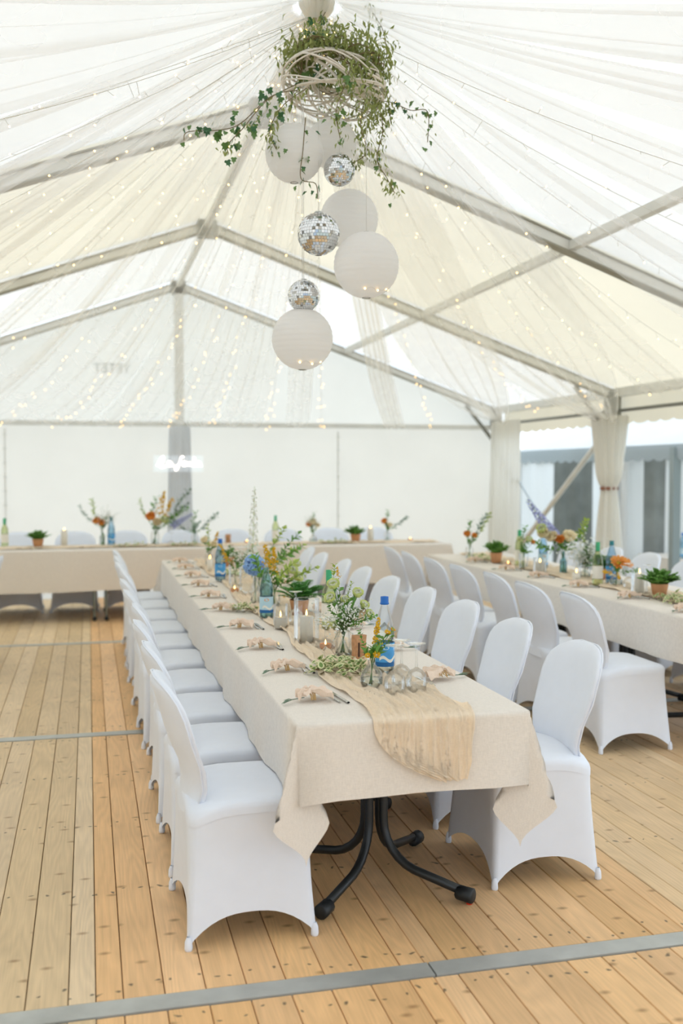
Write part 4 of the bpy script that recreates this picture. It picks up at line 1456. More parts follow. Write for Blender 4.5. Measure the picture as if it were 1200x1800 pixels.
def wine_bottle(label, loc):
    t = thing('wine_bottle', label, 'bottle', loc)
    pr = [(0.001, 0.004), (0.034, 0.002), (0.037, 0.01), (0.037, 0.18), (0.032, 0.205), (0.018, 0.232), (0.0145, 0.25), (0.0145, 0.30)]
    mb = MB(); mb.lathe(pr, 22); mb.build('glass_body', MT['glass_green'], t)
    mb = MB(); mb.lathe([(0.0376, 0.05), (0.0376, 0.14)], 22); mb.build('paper_label', MT['label_white'], t)
    mb = MB(); mb.lathe([(0.0152, 0.24), (0.0156, 0.26), (0.0156, 0.305), (0.001, 0.307)], 16); mb.build('foil_cap', MT['cap_green'], t)
    return t


def flame(parent, z, s=1.0):
    mb = MB(); mb.tube([(0, 0, z - 0.002), (0.001, 0, z + 0.008 * s)], 0.0009, 4); mb.build('wick', MT['wick'], parent)
    mb = MB(); mb.lathe([(0.0005, z + 0.004), (0.0042 * s, z + 0.010 * s), (0.0046 * s, z + 0.015 * s), (0.003 * s, z + 0.024 * s), (0.0004, z + 0.034 * s)], 8); mb.build('flame', MT['flame'], parent)


def pillar_candle(label, loc, r, h, glass_prof=None):
    if glass_prof:
        g = thing('hurricane_glass', glass_prof[0], 'glass', loc)
        mb = MB(); mb.lathe(glass_prof[1], 28); mb.build('glass_body', MT['glass'], g)
        mb = MB(); R_ = glass_prof[1][-1]; mb.tube([(R_[0] * math.cos(a), R_[0] * math.sin(a), R_[1]) for a in rng(0, 2 * PI, 28)], 0.0016, 5, False); mb.build('rim', MT['glass'], g)
    t = thing('candle', label, 'candle', (loc[0], loc[1], loc[2] + (0.005 if glass_prof else 0)))
    mb = MB(); mb.lathe([(0.001, 0.0), (r, 0.0), (r, h - 0.003), (r - 0.003, h), (r * 0.6, h - 0.003), (0.001, h - 0.005)], 20); mb.build('wax', MT['wax'], t)
    flame(t, h - 0.004)
    return t


def tealight(label, loc):
    t = thing('tealight', label, 'candle', loc)
    mb = MB(); mb.lathe([(0.001, 0.0), (0.022, 0.0), (0.026, 0.006), (0.028, 0.024), (0.024, 0.026), (0.021, 0.014), (0.001, 0.014)], 16); mb.build('holder', MT['terracotta'], t)
    flame(t, 0.014, 0.9)
    return t


def potted_plant(label, loc, kind='fern', r=0.05, n=26, s=0.04):
    t = thing('potted_plant', label, 'plant', loc)
    mb = MB(); mb.lathe([(0.001, 0.0), (r * 0.72, 0.0), (r * 0.98, 0.085), (r * 1.0, 0.09), (r * 0.92, 0.09), (r * 0.88, 0.075), (0.001, 0.075)], 20); mb.build('pot', MT['terracotta'], t)
    for k in range(n):
        a = rnd.uniform(0, 2 * PI); el = rnd.uniform(0.5, 1.5) if kind == 'fern' else math.asin(rnd.uniform(0.5, 1.0))
        d = Vector((math.cos(a) * math.cos(el), math.sin(a) * math.cos(el), math.sin(el)))
        b_, mats = blossom(kind, (0.3 * r * d.x, 0.3 * r * d.y, 0.075), d, s * rnd.uniform(.8, 1.15))
        b_.build('frond', mats, t)
    return t


def wood_block(label, loc, rz=0.3):
    t = thing('wooden_block', label, 'table marker', loc, rz)
    mb = MB()
    for i in range(1):
        mb.grid(lambda u, v: (0.027 * (1 + 0.06 * math.sin(v * 9 + u * 20)) * (1 if abs(math.cos(2 * PI * u)) > .7 else abs(math.cos(2 * PI * u)) / .7) * (1 if math.cos(2 * PI * u) > 0 else -1),
                                0.016 * (1 if abs(math.sin(2 * PI * u)) > .7 else abs(math.sin(2 * PI * u)) / .7) * (1 if math.sin(2 * PI * u) > 0 else -1), 0.105 * v), [k / 24 for k in range(24)], rng(0, 1, 6), True)
    mb.f.append(tuple(24 * 6 + k for k in range(24))); mb.mi.append(0)
    mb.build('block', MT['wood'], t)
    mb = MB(); mb.box((-0.012, -0.0165, 0.045), (0.009, 0.003, 0.06)); mb.box((0.018, -0.0165, 0.03), (0.006, 0.003, 0.035)); mb.build('bark', MT['bark'], t, False)
    return t


def wreath(label, loc, rx, ry, n, hz=0.04, mats=('varieg_g', 'varieg')):
    """low mat of variegated ivy: each leaf a green heart on a cream margin"""
    t = thing('ivy_garland', label, 'garland', loc)
    mb = MB()
    for k in range(6):
        a = rnd.uniform(0, 6)
        mb.tube(bez([(rx * math.cos(a) * .9, ry * math.sin(a) * .9, .008), (rx * .3 * math.cos(a + 1), ry * .3 * math.sin(a + 1), .015), (rx * math.cos(a + 2.6) * .9, ry * math.sin(a + 2.6) * .9, .01)], 8), 0.002, 4)
    mb.build('stems', MT['vine'], t)
    for k in range(n):
        a = rnd.uniform(0, 2 * PI); q = math.sqrt(rnd.random())
        p = Vector((rx * q * math.cos(a), ry * q * math.sin(a), 0.008 + rnd.uniform(0.1, 1) * hz * (1.1 - q * .7)))
        o = bpy.data.objects.new('leaf', VLEAF[k % 3]); col.objects.link(o); o.parent = t
        o.location = p; s = rnd.uniform(0.026, 0.042); o.scale = (s, s, s)
        o.rotation_euler = (rnd.uniform(-.3, .9), rnd.uniform(-.5, .5), rnd.uniform(-PI, PI))
    return t


def vleaf():
    mb = MB()
    out = [(0, 0), (0.22, 0.1), (0.34, 0.35), (0.24, 0.7), (0, 1.05), (-0.24, 0.7), (-0.34, 0.35), (-0.22, 0.1)]
    bend = lambda x, y: 0.18 * abs(x) - 0.25 * (y - .4) ** 2 + rnd.uniform(-.02, .02)
    oo = [(x, y, bend(x, y)) for x, y in out]
    ii = [(x * .55, .4 + (y - .4) * .62, bend(x * .55, y) + .0) for x, y in out]
    mb.add(oo + ii, [(i, (i + 1) % 8, 8 + (i + 1) % 8, 8 + i) for i in range(8)], 1)
    mb.add(ii, [tuple(range(8))], 0)
    return mb.mesh('variegated_leaf', [MT['varieg_g'], MT['varieg']])


VLEAF = [vleaf() for _ in range(3)]


def wine_glass(label, loc, upside=True, kind='wine'):
    t = thing('wine_glass', label, 'glass', loc)
    bowl = [(0.030, 0.0), (0.036, 0.02), (0.039, 0.04), (0.036, 0.062), (0.022, 0.08), (0.005, 0.09)] if kind == 'wine' else [(0.048, 0.0), (0.049, 0.012), (0.042, 0.03), (0.022, 0.045), (0.005, 0.052)]
    hz = bowl[-1][1]; sl = 0.085 if kind == 'wine' else 0.09
    mb = MB(); mb.lathe(bowl, 28); mb.build('bowl', MT['glass'], t)
    mb = MB(); mb.lathe([(0.005, hz), (0.0038, hz + 0.02), (0.0036, hz + sl - 0.02), (0.006, hz + sl - 0.004)], 10); mb.build('stem', MT['glass'], t)
    mb = MB(); mb.lathe([(0.006, hz + sl - 0.004), (0.02, hz + sl - 0.001), (0.034, hz + sl + 0.001), (0.035, hz + sl + 0.003), (0.02, hz + sl + 0.003), (0.001, hz + sl + 0.003)], 28); mb.build('foot', MT['glass'], t)
    return t


# napkin: linen square pulled through a band of dried grass
def napkin_proto():
    t = thing('napkin', 'blush napkin', 'napkin')
    mb = MB()
    q = random.Random(4)

    def lobe(sg, ln, wd):
        def f(u, v):
            w = lerp(0.022, wd, v ** 0.75)
            x = sg * ln * v * (1 - 0.25 * (2 * u - 1) ** 2)
            y = (u - 0.5) * 2 * w
            z = 0.004 + 0.02 * (1 - v) + (0.018 + 0.02 * v) * (0.5 + 0.5 * math.sin(u * 5 * PI + sg + v * 1.5)) * (1 - 0.3 * v) + 0.008 * math.sin(v * 5 + u * 4) ** 2
            return (x, y, z)
        return f
    mb.grid(lobe(1, 0.078, 0.075), rng(0, 1, 26), rng(0, 1, 12))
    mb.grid(lobe(-1, 0.05, 0.04), rng(0, 1, 22), rng(0, 1, 8))
    mb.build('cloth', MT['napkin'], t)
    mb = MB()
    for k in range(9):
        x = q.uniform(-.006, .012)
        mb.tube([(x, -0.03, 0.006), (x + q.uniform(-.006, .006), -0.012, 0.034), (x + q.uniform(-.01, .01), 0.012, 0.036), (x + q.uniform(-.02, .02), 0.05 + q.uniform(0, .015), 0.016 + q.uniform(0, .015))], 0.0018, 4)
    mb.build('dried_grass_band', MT['twine'], t)
    mb = MB()
    mb.tube([(-0.02, 0, 0.012), (-0.07, -0.008, 0.01), (-0.11, -0.03, 0.006)], 0.0016, 4)
    mb.leaf((-0.07, -0.008, 0.008), (-1, -0.7, 0), (0, 0, 1), 0.07, 0.014, 0.03)
    mb.leaf((-0.06, -0.006, 0.008), (-1, -0.25, 0.1), (0, 0, 1), 0.05, 0.012, 0.03)
    mb.build('green_sprig', MT['eucal'], t)
    return t


def fork_proto():
    t = thing('fork', 'steel fork', 'fork')
    mb = MB()
    prof = [(-0.09, .005), (-0.085, .0062), (-0.02, .0035), (0.025, .003), (0.04, .0095), (0.05, .0115)]
    def f(u, v):
        y, w = prof[int(v)]
        return ((u - .5) * 2 * w, y, 0.004 + 0.007 * max(0, (y + .02) / .07) ** 2 * (1 if y < .04 else .8) + 0.0012 * math.cos((u - .5) * PI))
    mb.grid(f, rng(0, 1, 4), list(range(len(prof))))
    mb.build('handle', MT['chrome'], t)
    for k in range(4):
        x = -0.0095 + k * 0.0063
        mb = MB(); mb.beam((x, 0.05, 0.0105), (x, 0.095, 0.005), 0.0032, 0.002); mb.build('tine', MT['chrome'], t, False)
    return t


def knife_proto():
    t = thing('table_knife', 'steel knife', 'knife')
    mb = MB()
    def f(u, v):
        y = lerp(-0.11, 0.0, v); w = 0.0055 - 0.0015 * v
        return (w * math.cos(u * 2 * PI), y, 0.004 + 0.0035 * math.sin(u * 2 * PI))
    mb.grid(f, rng(0, 1, 8)[:-1], rng(0, 1, 4), True); mb.build('handle', MT['chrome'], t)
    mb = MB()
    vs = []
    for y, a, b in ((0, -.005, .005), (.03, -.006, .008), (.08, -.006, .009), (.105, -.005, .004), (.112, -.004, -.002)):
        vs += [(a, y, 0.0045), (b, y, 0.0035)]
    mb.add(vs, [(2 * i, 2 * i + 1, 2 * i + 3, 2 * i + 2) for i in range(4)]); mb.build('blade', MT['chrome'], t)
    return t


NAP, FRK, KNF = napkin_proto(), fork_proto(), knife_proto()
first = {'n': True, 'f': True, 'k': True}


def put(proto, key, loc, rz, label, group):
    if first[key]:
        first[key] = False
        o = proto; o.location = loc; o.rotation_euler = (0, 0, rz); o['label'] = label
    else:
        o = copy_tree(proto, loc, rz, label)
    o['group'] = group


srn = random.Random(5)


def setting(x, y, rz, where, side):
    put(NAP, 'n', (x, y, T + 0.004), rz + srn.uniform(-.35, .35), 'blush napkin bound with dried grass, ' + where, 'napkins ' + side)
    c, s = math.cos(rz), math.sin(rz)
    ox, oy = 0.088, 0.03
    put(FRK, 'f', (x + c * ox - s * oy, y + s * ox + c * oy, T + 0.002), srn.uniform(-.1, .1) + (0 if c > 0 else PI) + 0.05, 'steel fork beside the napkin, ' + where, 'forks ' + side)
    ox += 0.022
    put(KNF, 'k', (x + c * ox - s * oy, y + s * ox + c * oy, T + 0.002), srn.uniform(-.1, .1) + (0 if c > 0 else PI) + 0.02, 'steel table knife beside the napkin, ' + where, 'knives ' + side)


for k, (x, y) in enumerate(((0.747, 3.49), (0.755, 4.03), (0.742, 4.58), (0.743, 5.2), (0.735, 5.88), (0.735, 6.52), (0.74, 7.18), (0.75, 7.82), (0.755, 8.46), (0.76, 9.05))):
    setting(x, y, srn.uniform(-.1, .1), 'wall side of central table, %s from near end' % ORD[k], 'on the wall side of the central table')
for k in range(9):
    setting(1.325, 3.735 + 0.665 * k, PI + srn.uniform(-.1, .1), 'aisle side of central table, %s from near end' % ORD[k], 'on the aisle side of the central table')
for k, (x, y) in enumerate(((3.30, 5.2), (3.30, 5.84), (3.29, 6.5), (3.29, 7.16), (3.28, 7.74), (3.29, 8.48))):
    setting(x, y, srn.uniform(-.1, .1), 'aisle side of second table, %s from near end' % ORD[k], 'on the aisle side of the second table')

Z = T + 0.006
# --- central table
vase('small round bud vase at the near end of the central table', (1.013, 3.635, Z), BUD, 0.04)
bouquet('yellow goldenrod sprig standing in the small near bud vase', (1.013, 3.635, Z), [('solidago', (0.012, 0.0, 0.15), 0.028), ('green_spray', (-0.01, 0.01, 0.12), 0.025), ('daisy', (0.01, -0.03, 0.125), 0.013), ('daisy', (-0.02, -0.02, 0.122), 0.01), ('green_spray', (0.03, 0.01, 0.12), 0.022), ('daisy', (0.06, 0.0, 0.2), 0.012), ('daisy', (0.09, 0.03, 0.205), 0.01)], 0.1)
water_bottle('clear water bottle with blue cap and blue label at the near end', (1.128, 3.86, Z), 'glass', 'cap_blue', 'label_blue', 'label_navy', 0.31)
wine_glass('upside-down wine glass closest to the bud vase', (1.062, 3.50, Z))
wine_glass('upside-down wine glass, middle one of the three', (1.118, 3.60, Z))
wine_glass('upside-down wine glass nearest the aisle chairs', (1.150, 3.52, Z))
wood_block('bark-edged wooden marker block behind the variegated ivy', (1.112, 4.19, Z), 0.35)
vase('glass jar vase holding gypsophila behind the marker block', (1.07, 4.30, Z), JAR, 0.08)
bouquet('white gypsophila and lime lisianthus bunch with a tall stock stem', (1.07, 4.30, Z), [
    ('gypsophila', (-0.03, -0.05, 0.17), 0.075), ('gypsophila', (0.05, -0.03, 0.19), 0.06), ('lisianthus', (-0.04, 0.0, 0.29), 0.036), ('lisianthus', (-0.055, -0.02, 0.24), 0.032), ('lisianthus', (0.06, 0.0, 0.25), 0.034), ('lisianthus', (0.09, 0.02, 0.20), 0.028),
    ('lisianthus', (0.02, 0.05, 0.22), 0.026), ('lime_spray', (0.03, 0.02, 0.24), 0.02), ('lime_spray', (-0.02, 0.04, 0.28), 0.03), ('green_spray', (-0.03, 0.02, 0.16), 0.03), ('green_spray', (0.04, -0.04, 0.13), 0.03), ('yellow_spike', (-0.015, 0.03, 0.33), 0.014), ('lisianthus', (0.10, -0.02, 0.17), 0.026)], 0.115)
wreath('variegated green and cream ivy heaped beside the near bud vase', (0.965, 3.93, Z), 0.115, 0.15, 130, 0.06)
wine_glass('upside-down champagne coupe in front of the pillar candle', (1.03, 4.47, Z), True, 'coupe')
tealight('small glowing tealight under the champagne coupe', (1.03, 4.47, Z))
pillar_candle('thick white pillar candle burning inside the tall glass cylinder', (0.985, 4.67, Z), 0.031, 0.12, ('tall clear glass cylinder around the pillar candle', [(0.001, 0.003), (0.055, 0.003), (0.059, 0.008), (0.059, 0.205)]))
vase('narrow clear votive glass beside the turquoise bottle', (0.945, 5.12, Z), [(0.001, 0.003), (0.034, 0.003), (0.036, 0.01), (0.037, 0.125)], None, name='votive_glass', cat='glass')
pillar_candle('short white candle inside the narrow votive glass', (0.945, 5.12, Z + 0.004), 0.031, 0.055)
water_bottle('turquoise tinted water bottle with pale label and no cap', (0.935, 5.49, Z), 'glass_turq', 'cap_teal', 'label_pale', 'label_navy', 0.29, True)
wine_bottle('pale green wine bottle with green foil on the central table', (1.17, 5.0, Z))
wine_glass('upside-down wine glass beside the votive candle', (1.04, 5.2, Z))
potted_plant('potted fern behind the glass cylinder on the central table', (1.13, 5.55, Z), 'fern', 0.055, 26, 0.06)
vase('slim glass vase with the blue hydrangea', (0.975, 6.13, Z), SLIM, 0.08)
bouquet('blue hydrangea head in the slim vase', (0.975, 6.13, Z), [('hydrangea', (-0.01, -0.03, 0.235), 0.062)], 0.17, name='hydrangea')
vase('jar vase with lime and yellow flowers behind the turquoise bottle', (1.06, 5.95, Z), JAR, 0.08)
bouquet('loose bunch of goldenrod and lime flowers behind the turquoise bottle', (1.06, 5.95, Z), [
    ('solidago', (-0.03, -0.02, 0.22), 0.035), ('solidago', (0.0, 0.0, 0.19), 0.035), ('lisianthus', (0.09, -0.03, 0.2), 0.035), ('lisianthus', (0.12, 0.0, 0.16), 0.035), ('lime_spray', (0.07, -0.05, 0.14), 0.045), ('lime_spray', (0.02, -0.07, 0.15), 0.045),
    ('green_spray', (-0.04, -0.04, 0.15), 0.05), ('lisianthus', (0.13, 0.04, 0.23), 0.03), ('solidago', (0.06, -0.08, 0.1), 0.03)], 0.115)
vase('glass vase under the tall white delphinium', (1.10, 6.75, Z), JAR, 0.09)
bouquet('tall white delphinium spike with leafy green sprays', (1.10, 6.75, Z), [
    ('delphinium', (-0.045, 0.0, 0.13), 0.043, (0.03, 0, 1)), ('gypsophila', (-0.045, 0.0, 0.2), 0.09), ('lime_spray', (0.06, 0.0, 0.2), 0.055), ('lime_spray', (0.1, -0.02, 0.16), 0.055), ('green_spray', (0.05, -0.04, 0.14), 0.06), ('green_spray', (0.12, 0.02, 0.2), 0.055), ('gypsophila', (-0.06, -0.03, 0.16), 0.07), ('leafy', (0.02, -0.05, 0.12), 0.05)], 0.115)
water_bottle('blue labelled water bottle with blue cap further along the central table', (0.928, 7.44, Z), 'glass_blue', 'cap_blue', 'label_blue', 'label_navy', 0.31)
tealight('lit tealight near the hydrangea', (0.935, 6.74, Z))
vase('round clear glass bowl beside the lit tealight', (1.0, 6.62, Z), [(0.001, 0.003), (0.03, 0.003), (0.05, 0.025), (0.052, 0.045), (0.04, 0.07)], None, name='glass_bowl', cat='glass')
vase('clear tumbler beside the far blue bottle', (0.99, 7.1, Z), scale_prof(TUMB, 1.3), None, name='glass_tumbler', cat='glass')
bouquet('yellow goldenrod sprig by the far blue bottle', (0.99, 7.1, Z), [('solidago', (-0.05, 0.0, 0.17), 0.03), ('green_spray', (0.02, 0, 0.12), 0.04), ('gypsophila', (0.03, 0.02, 0.2), 0.07)], 0.1)
potted_plant('leafy potted plant near the far end of the central table', (1.13, 8.5, Z), 'leafy', 0.05, 24, 0.05)
vase('clear jar with cream blossoms at the far end of the central table', (0.98, 8.6, Z), JAR, 0.08)
bouquet('cream and yellow blossoms at the far end of the central table', (0.98, 8.6, Z), [('cream_rose', (-0.03, 0, 0.2), 0.035), ('solidago', (0.03, 0, 0.16), 0.03), ('lime_spray', (0.0, 0.02, 0.14), 0.045), ('cream_rose', (0.03, -0.02, 0.17), 0.03)], 0.1)
pillar_candle('slim white candle at the far end of the central table', (0.94, 8.2, Z), 0.022, 0.10)
wreath('small ivy sprig lying beside the turquoise bottle', (0.86, 5.78, Z), 0.08, 0.09, 34, 0.05)
wreath('ivy strewn along the far part of the central runner', (1.05, 7.8, Z), 0.08, 0.2, 40, 0.04)

# --- second table
bouquet('apricot flowers and green sprays at the far end of the second table', (3.40, 8.85, Z), [('apricot_rose', (-0.02, 0, 0.2), 0.035), ('apricot_rose', (0.03, -.02, 0.19), 0.03), ('eucalyptus', (0.06, 0, 0.2), 0.05), ('green_spray', (0.0, 0, 0.12), 0.05), ('lime_spray', (0.1, 0.02, 0.22), 0.05)], 0.115)
vase('jar with apricot flowers at the far end of the second table', (3.40, 8.85, Z), JAR, 0.08)
potted_plant('bushy potted plant in front of the diagonal tent brace', (3.46, 8.36, Z), 'leafy', 0.055, 44, 0.058)
wreath('ivy lying at the foot of the bushy potted plant', (3.44, 8.65, Z), 0.1, 0.16, 40, 0.05)
tealight('lit tealight between potted plant and flower jar on the second table', (3.44, 8.05, Z))
vase('tumbler vase with lime buds on the second table', (3.47, 7.8, Z), scale_prof(TUMB, 1.1), 0.08)
bouquet('lime buds and green leaves in the tumbler on the second table', (3.47, 7.8, Z), [('green_spray', (0, 0, 0.12), 0.05), ('leafy', (0.01, 0.01, 0.12), 0.045), ('lisianthus', (-0.03, 0, 0.22), 0.03), ('lisianthus', (0.04, 0.0, 0.22), 0.03), ('apricot_rose', (0.07, 0, 0.2), 0.025)], 0.12)
wine_bottle('green-foiled wine bottle behind the lime buds', (3.52, 8.0, Z))
water_bottle('pale water bottle behind the squat candle on the second table', (3.62, 7.75, Z), 'glass_blue', 'cap_teal', 'label_pale', 'label_blue', 0.3, True)
pillar_candle('squat white candle in a glass on the second table', (3.44, 7.42, Z), 0.038, 0.08, ('low clear glass around the squat candle', [(0.001, 0.003), (0.05, 0.003), (0.052, 0.008), (0.052, 0.12)]))
vase('dark green vase of cream hydrangeas on the second table', (3.60, 7.34, Z), SLIM, 0.1, 'glass_turq')
bouquet('cream bouquet with a lilac delphinium leaning out over the second table', (3.60, 7.34, Z), [
    ('cream_rose', (-0.08, 0, 0.26), 0.05), ('cream_rose', (-0.14, 0.02, 0.29), 0.05), ('lisianthus', (-0.17, 0, 0.33), 0.045), ('cream_rose', (0.02, -0.02, 0.25), 0.06), ('apricot_rose', (-0.05, -0.04, 0.25), 0.04), ('green_spray', (-0.08, -0.03, 0.18), 0.05),
    ('leafy', (0.0, -0.05, 0.18), 0.05), ('blue_delphinium', (-0.05, 0.05, 0.28), 0.05, (-0.62, 0.05, 0.8)), ('green_spray', (0.04, 0.0, 0.2), 0.05), ('lime_spray', (0.1, 0.03, 0.25), 0.05)], 0.175)
vase('tumbler of gypsophila on the second table', (3.62, 7.02, Z), scale_prof(TUMB, 1.3), 0.08)
bouquet('white gypsophila cloud on the second table', (3.62, 7.02, Z), [('gypsophila', (0, 0, 0.22), 0.11), ('gypsophila', (0.05, 0.02, 0.17), 0.09), ('gypsophila', (-0.03, -0.02, 0.15), 0.09), ('lime_spray', (0.0, 0.0, 0.25), 0.04)], 0.14)
pillar_candle('small votive candle in front of the gypsophila cloud', (3.46, 6.84, Z), 0.03, 0.06)
potted_plant('potted fern behind the wine bottle on the second table', (3.66, 6.82, Z), 'fern', 0.05, 22, 0.055)
wine_bottle('green-foiled wine bottle with cream label on the second table', (3.46, 6.52, Z))
water_bottle('water bottle with teal cap beside the labelled wine bottle', (3.60, 6.58, Z), 'glass_blue', 'cap_teal', 'label_blue', 'label_navy', 0.31)
vase('bud vase with an orange gerbera on the second table', (3.55, 6.42, Z), BUD, 0.05)
bouquet('orange gerbera bunch in the bud vase on the second table', (3.55, 6.42, Z), [('gerbera', (0.0, -0.02, 0.16), 0.045), ('gerbera', (0.06, -0.01, 0.155), 0.04), ('yellow_spike', (-0.04, -0.02, 0.1), 0.025), ('green_spray', (0.03, 0, 0.1), 0.03), ('yellow_spike', (-0.01, -0.03, 0.09), 0.02)], 0.105)
wine_glass('upside-down wine glass beside the orange gerbera', (3.545, 6.24, Z))
wine_glass('upside-down wine glass between gerbera and candle', (3.62, 6.12, Z))
pillar_candle('tall white candle beside the leafy pot on the second table', (3.485, 6.0, Z), 0.030, 0.13, ('tall clear glass around the candle beside the leafy pot', [(0.001, 0.003), (0.05, 0.003), (0.053, 0.008), (0.053, 0.17)]))
potted_plant('bright green leafy plant in a kraft pot on the second table', (3.51, 5.80, Z), 'leafy', 0.056, 60, 0.058)
wreath('variegated ivy trailing past the kraft pot on the second table', (3.50, 5.5, Z), 0.14, 0.26, 90, 0.06)

# --- head table
HY = 11.30
wine_bottle('wine bottle at the far end of the head table', (-0.86, HY, Z))
potted_plant('potted fern on the head table nearest the wine bottle', (-0.52, HY - .1, Z), 'leafy', 0.06, 40, 0.058)
pillar_candle('tall lit candle on the head table beside the first fern', (-0.255, HY, Z), 0.034, 0.17)
vase('slim vase with apricot roses on the head table', (0.14, HY, Z), SLIM, 0.1)
bouquet('apricot roses with long grasses in the slim head table vase', (0.14, HY, Z), [('apricot_rose', (-0.04, 0, 0.24), 0.045), ('apricot_rose', (0.0, -0.02, 0.22), 0.04), ('lime_spray', (-0.03, 0, 0.24), 0.06), ('eucalyptus', (-0.1, 0, 0.25), 0.05), ('gypsophila', (0.04, 0, 0.3), 0.1), ('green_spray', (0, 0, 0.16), 0.05)], 0.175)
water_bottle('blue water bottle beside the apricot roses on the head table', (0.235, HY, Z), 'glass_blue', 'cap_teal', 'label_blue', 'label_blue', 0.31)
wreath('ivy lying between the bottle and the large bouquet on the head table', (0.42, 11.05, Z), 0.2, 0.08, 44, 0.05)
vase('glass vase of the large bouquet on the head table', (0.70, HY, Z), scale_prof(JAR, 1.3), 0.1)
bouquet('large yellow and apricot bouquet below the neon sign', (0.70, HY, Z), [
    ('solidago', (0.05, 0, 0.32), 0.06), ('solidago', (0.1, 0, 0.30), 0.05), ('apricot_rose', (-0.03, -0.03, 0.27), 0.06), ('lisianthus', (0.08, -0.03, 0.24), 0.05), ('eucalyptus', (0.2, 0, 0.34), 0.07), ('eucalyptus', (0.16, 0, 0.25), 0.06),
    ('green_spray', (0.0, 0, 0.2), 0.07), ('lime_spray', (-0.08, 0, 0.28), 0.05), ('green_spray', (0.1, -0.02, 0.2), 0.07), ('lilac_spike', (0.18, 0, 0.2), 0.025), ('cream_rose', (0.02, -0.05, 0.22), 0.05)], 0.15)
wine_glass('upside-down coupe beside the large head table bouquet', (0.86, 11.1, Z), True, 'coupe')
wreath('ivy in front of the grey-green plant on the head table', (1.0, 11.02, Z), 0.16, 0.07, 34, 0.04)
vase('jar of grey-green sprays on the head table', (1.13, HY, Z), JAR, 0.08)
bouquet('grey-green eucalyptus sprays on the head table', (1.13, HY, Z), [('eucalyptus', (-0.05, 0, 0.13), 0.06), ('eucalyptus', (0.05, 0, 0.14), 0.06), ('green_spray', (0.0, 0.0, 0.13), 0.05), ('eucalyptus', (0.0, -0.03, 0.12), 0.05)], 0.11)
wood_block('wooden marker block on the head table', (1.49, HY - .05, Z), 0.1)
tealight('lit tealight beside the marker block on the head table', (1.70, HY - .05, Z))
wine_bottle('wine bottle between marker block and cream flowers on the head table', (2.03, HY, Z))
vase('bud vase of cream flowers on the head table', (2.44, HY - .1, Z), BUD, 0.05)
bouquet('cream flowers in the head table bud vase', (2.44, HY - .1, Z), [('cream_rose', (0.0, 0, 0.2), 0.045), ('apricot_rose', (-0.04, 0, 0.18), 0.035), ('cream_rose', (0.04, 0, 0.17), 0.035), ('green_spray', (0, 0, 0.11), 0.05), ('gypsophila', (-0.02, 0, 0.24), 0.07)], 0.105)
wreath('ivy lying between cream flowers and fern on the head table', (2.64, 11.02, Z), 0.18, 0.07, 40, 0.04)
potted_plant('potted fern with a tall frond near the end of the head table', (2.93, HY - .1, Z), 'leafy', 0.06, 40, 0.058)
pillar_candle('tall lit candle next to the end fern on the head table', (3.12, HY - .05, Z), 0.034, 0.15)
vase('small jar of apricot flowers at the end of the head table', (3.32, HY - .05, Z), JAR, 0.07)
bouquet('apricot and green flowers at the end of the head table', (3.32, HY - .05, Z), [('apricot_rose', (-0.03, 0, 0.2), 0.04), ('cream_rose', (0.02, 0, 0.16), 0.035), ('eucalyptus', (0.06, 0, 0.14), 0.05), ('green_spray', (0, 0, 0.12), 0.05)], 0.115)
tealight('lit tealight at the end of the head table', (3.58, HY - .1, Z))

# ------------------------------------------------------------------ neon sign on the middle post
ns = thing('neon_sign', 'glowing white neon script sign on the middle post above the head table', 'neon sign', (1.07, 12.60, 1.64))
strokes = [[(-0.30, -0.03), (-0.25, 0.07), (-0.21, 0.10), (-0.215, 0.03), (-0.255, -0.04), (-0.22, -0.055), (-0.17, -0.03)],
           [(-0.10, 0.02), (-0.14, 0.03), (-0.15, -0.02), (-0.12, -0.035), (-0.09, 0.0), (-0.09, -0.03), (-0.06, -0.03)],
           [(0.07, 0.09), (0.04, 0.1), (0.015, 0.02), (-0.02, -0.08), (-0.045, -0.09), (-0.04, -0.05), (0.03, 0.005), (0.06, 0.02)],
           [(0.10, 0.02), (0.07, 0.03), (0.06, -0.02), (0.09, -0.03), (0.105, 0.01), (0.11, -0.03), (0.13, 0.02), (0.145, -0.03), (0.16, 0.02), (0.175, -0.03), (0.195, -0.02)],
           [(0.195, -0.02), (0.225, 0.07), (0.215, 0.08), (0.205, -0.02), (0.23, -0.03), (0.245, 0.02), (0.25, -0.03), (0.275, -0.02)],
           [(0.30, 0.02), (0.275, 0.025), (0.27, -0.02), (0.29, -0.03), (0.305, 0.01), (0.31, -0.03), (0.325, -0.03)]]
for s in strokes:
    mb = MB(); mb.tube(bez([(x * .87, 0, z * .85) for x, z in s], 26), 0.006, 6); mb.build('neon_stroke', MT['neon'], ns)
mb = MB(); mb.box((0, 0.03, 0), (0.60, 0.008, 0.2)); mb.build('acrylic_backing', MT['glass'], ns, False)

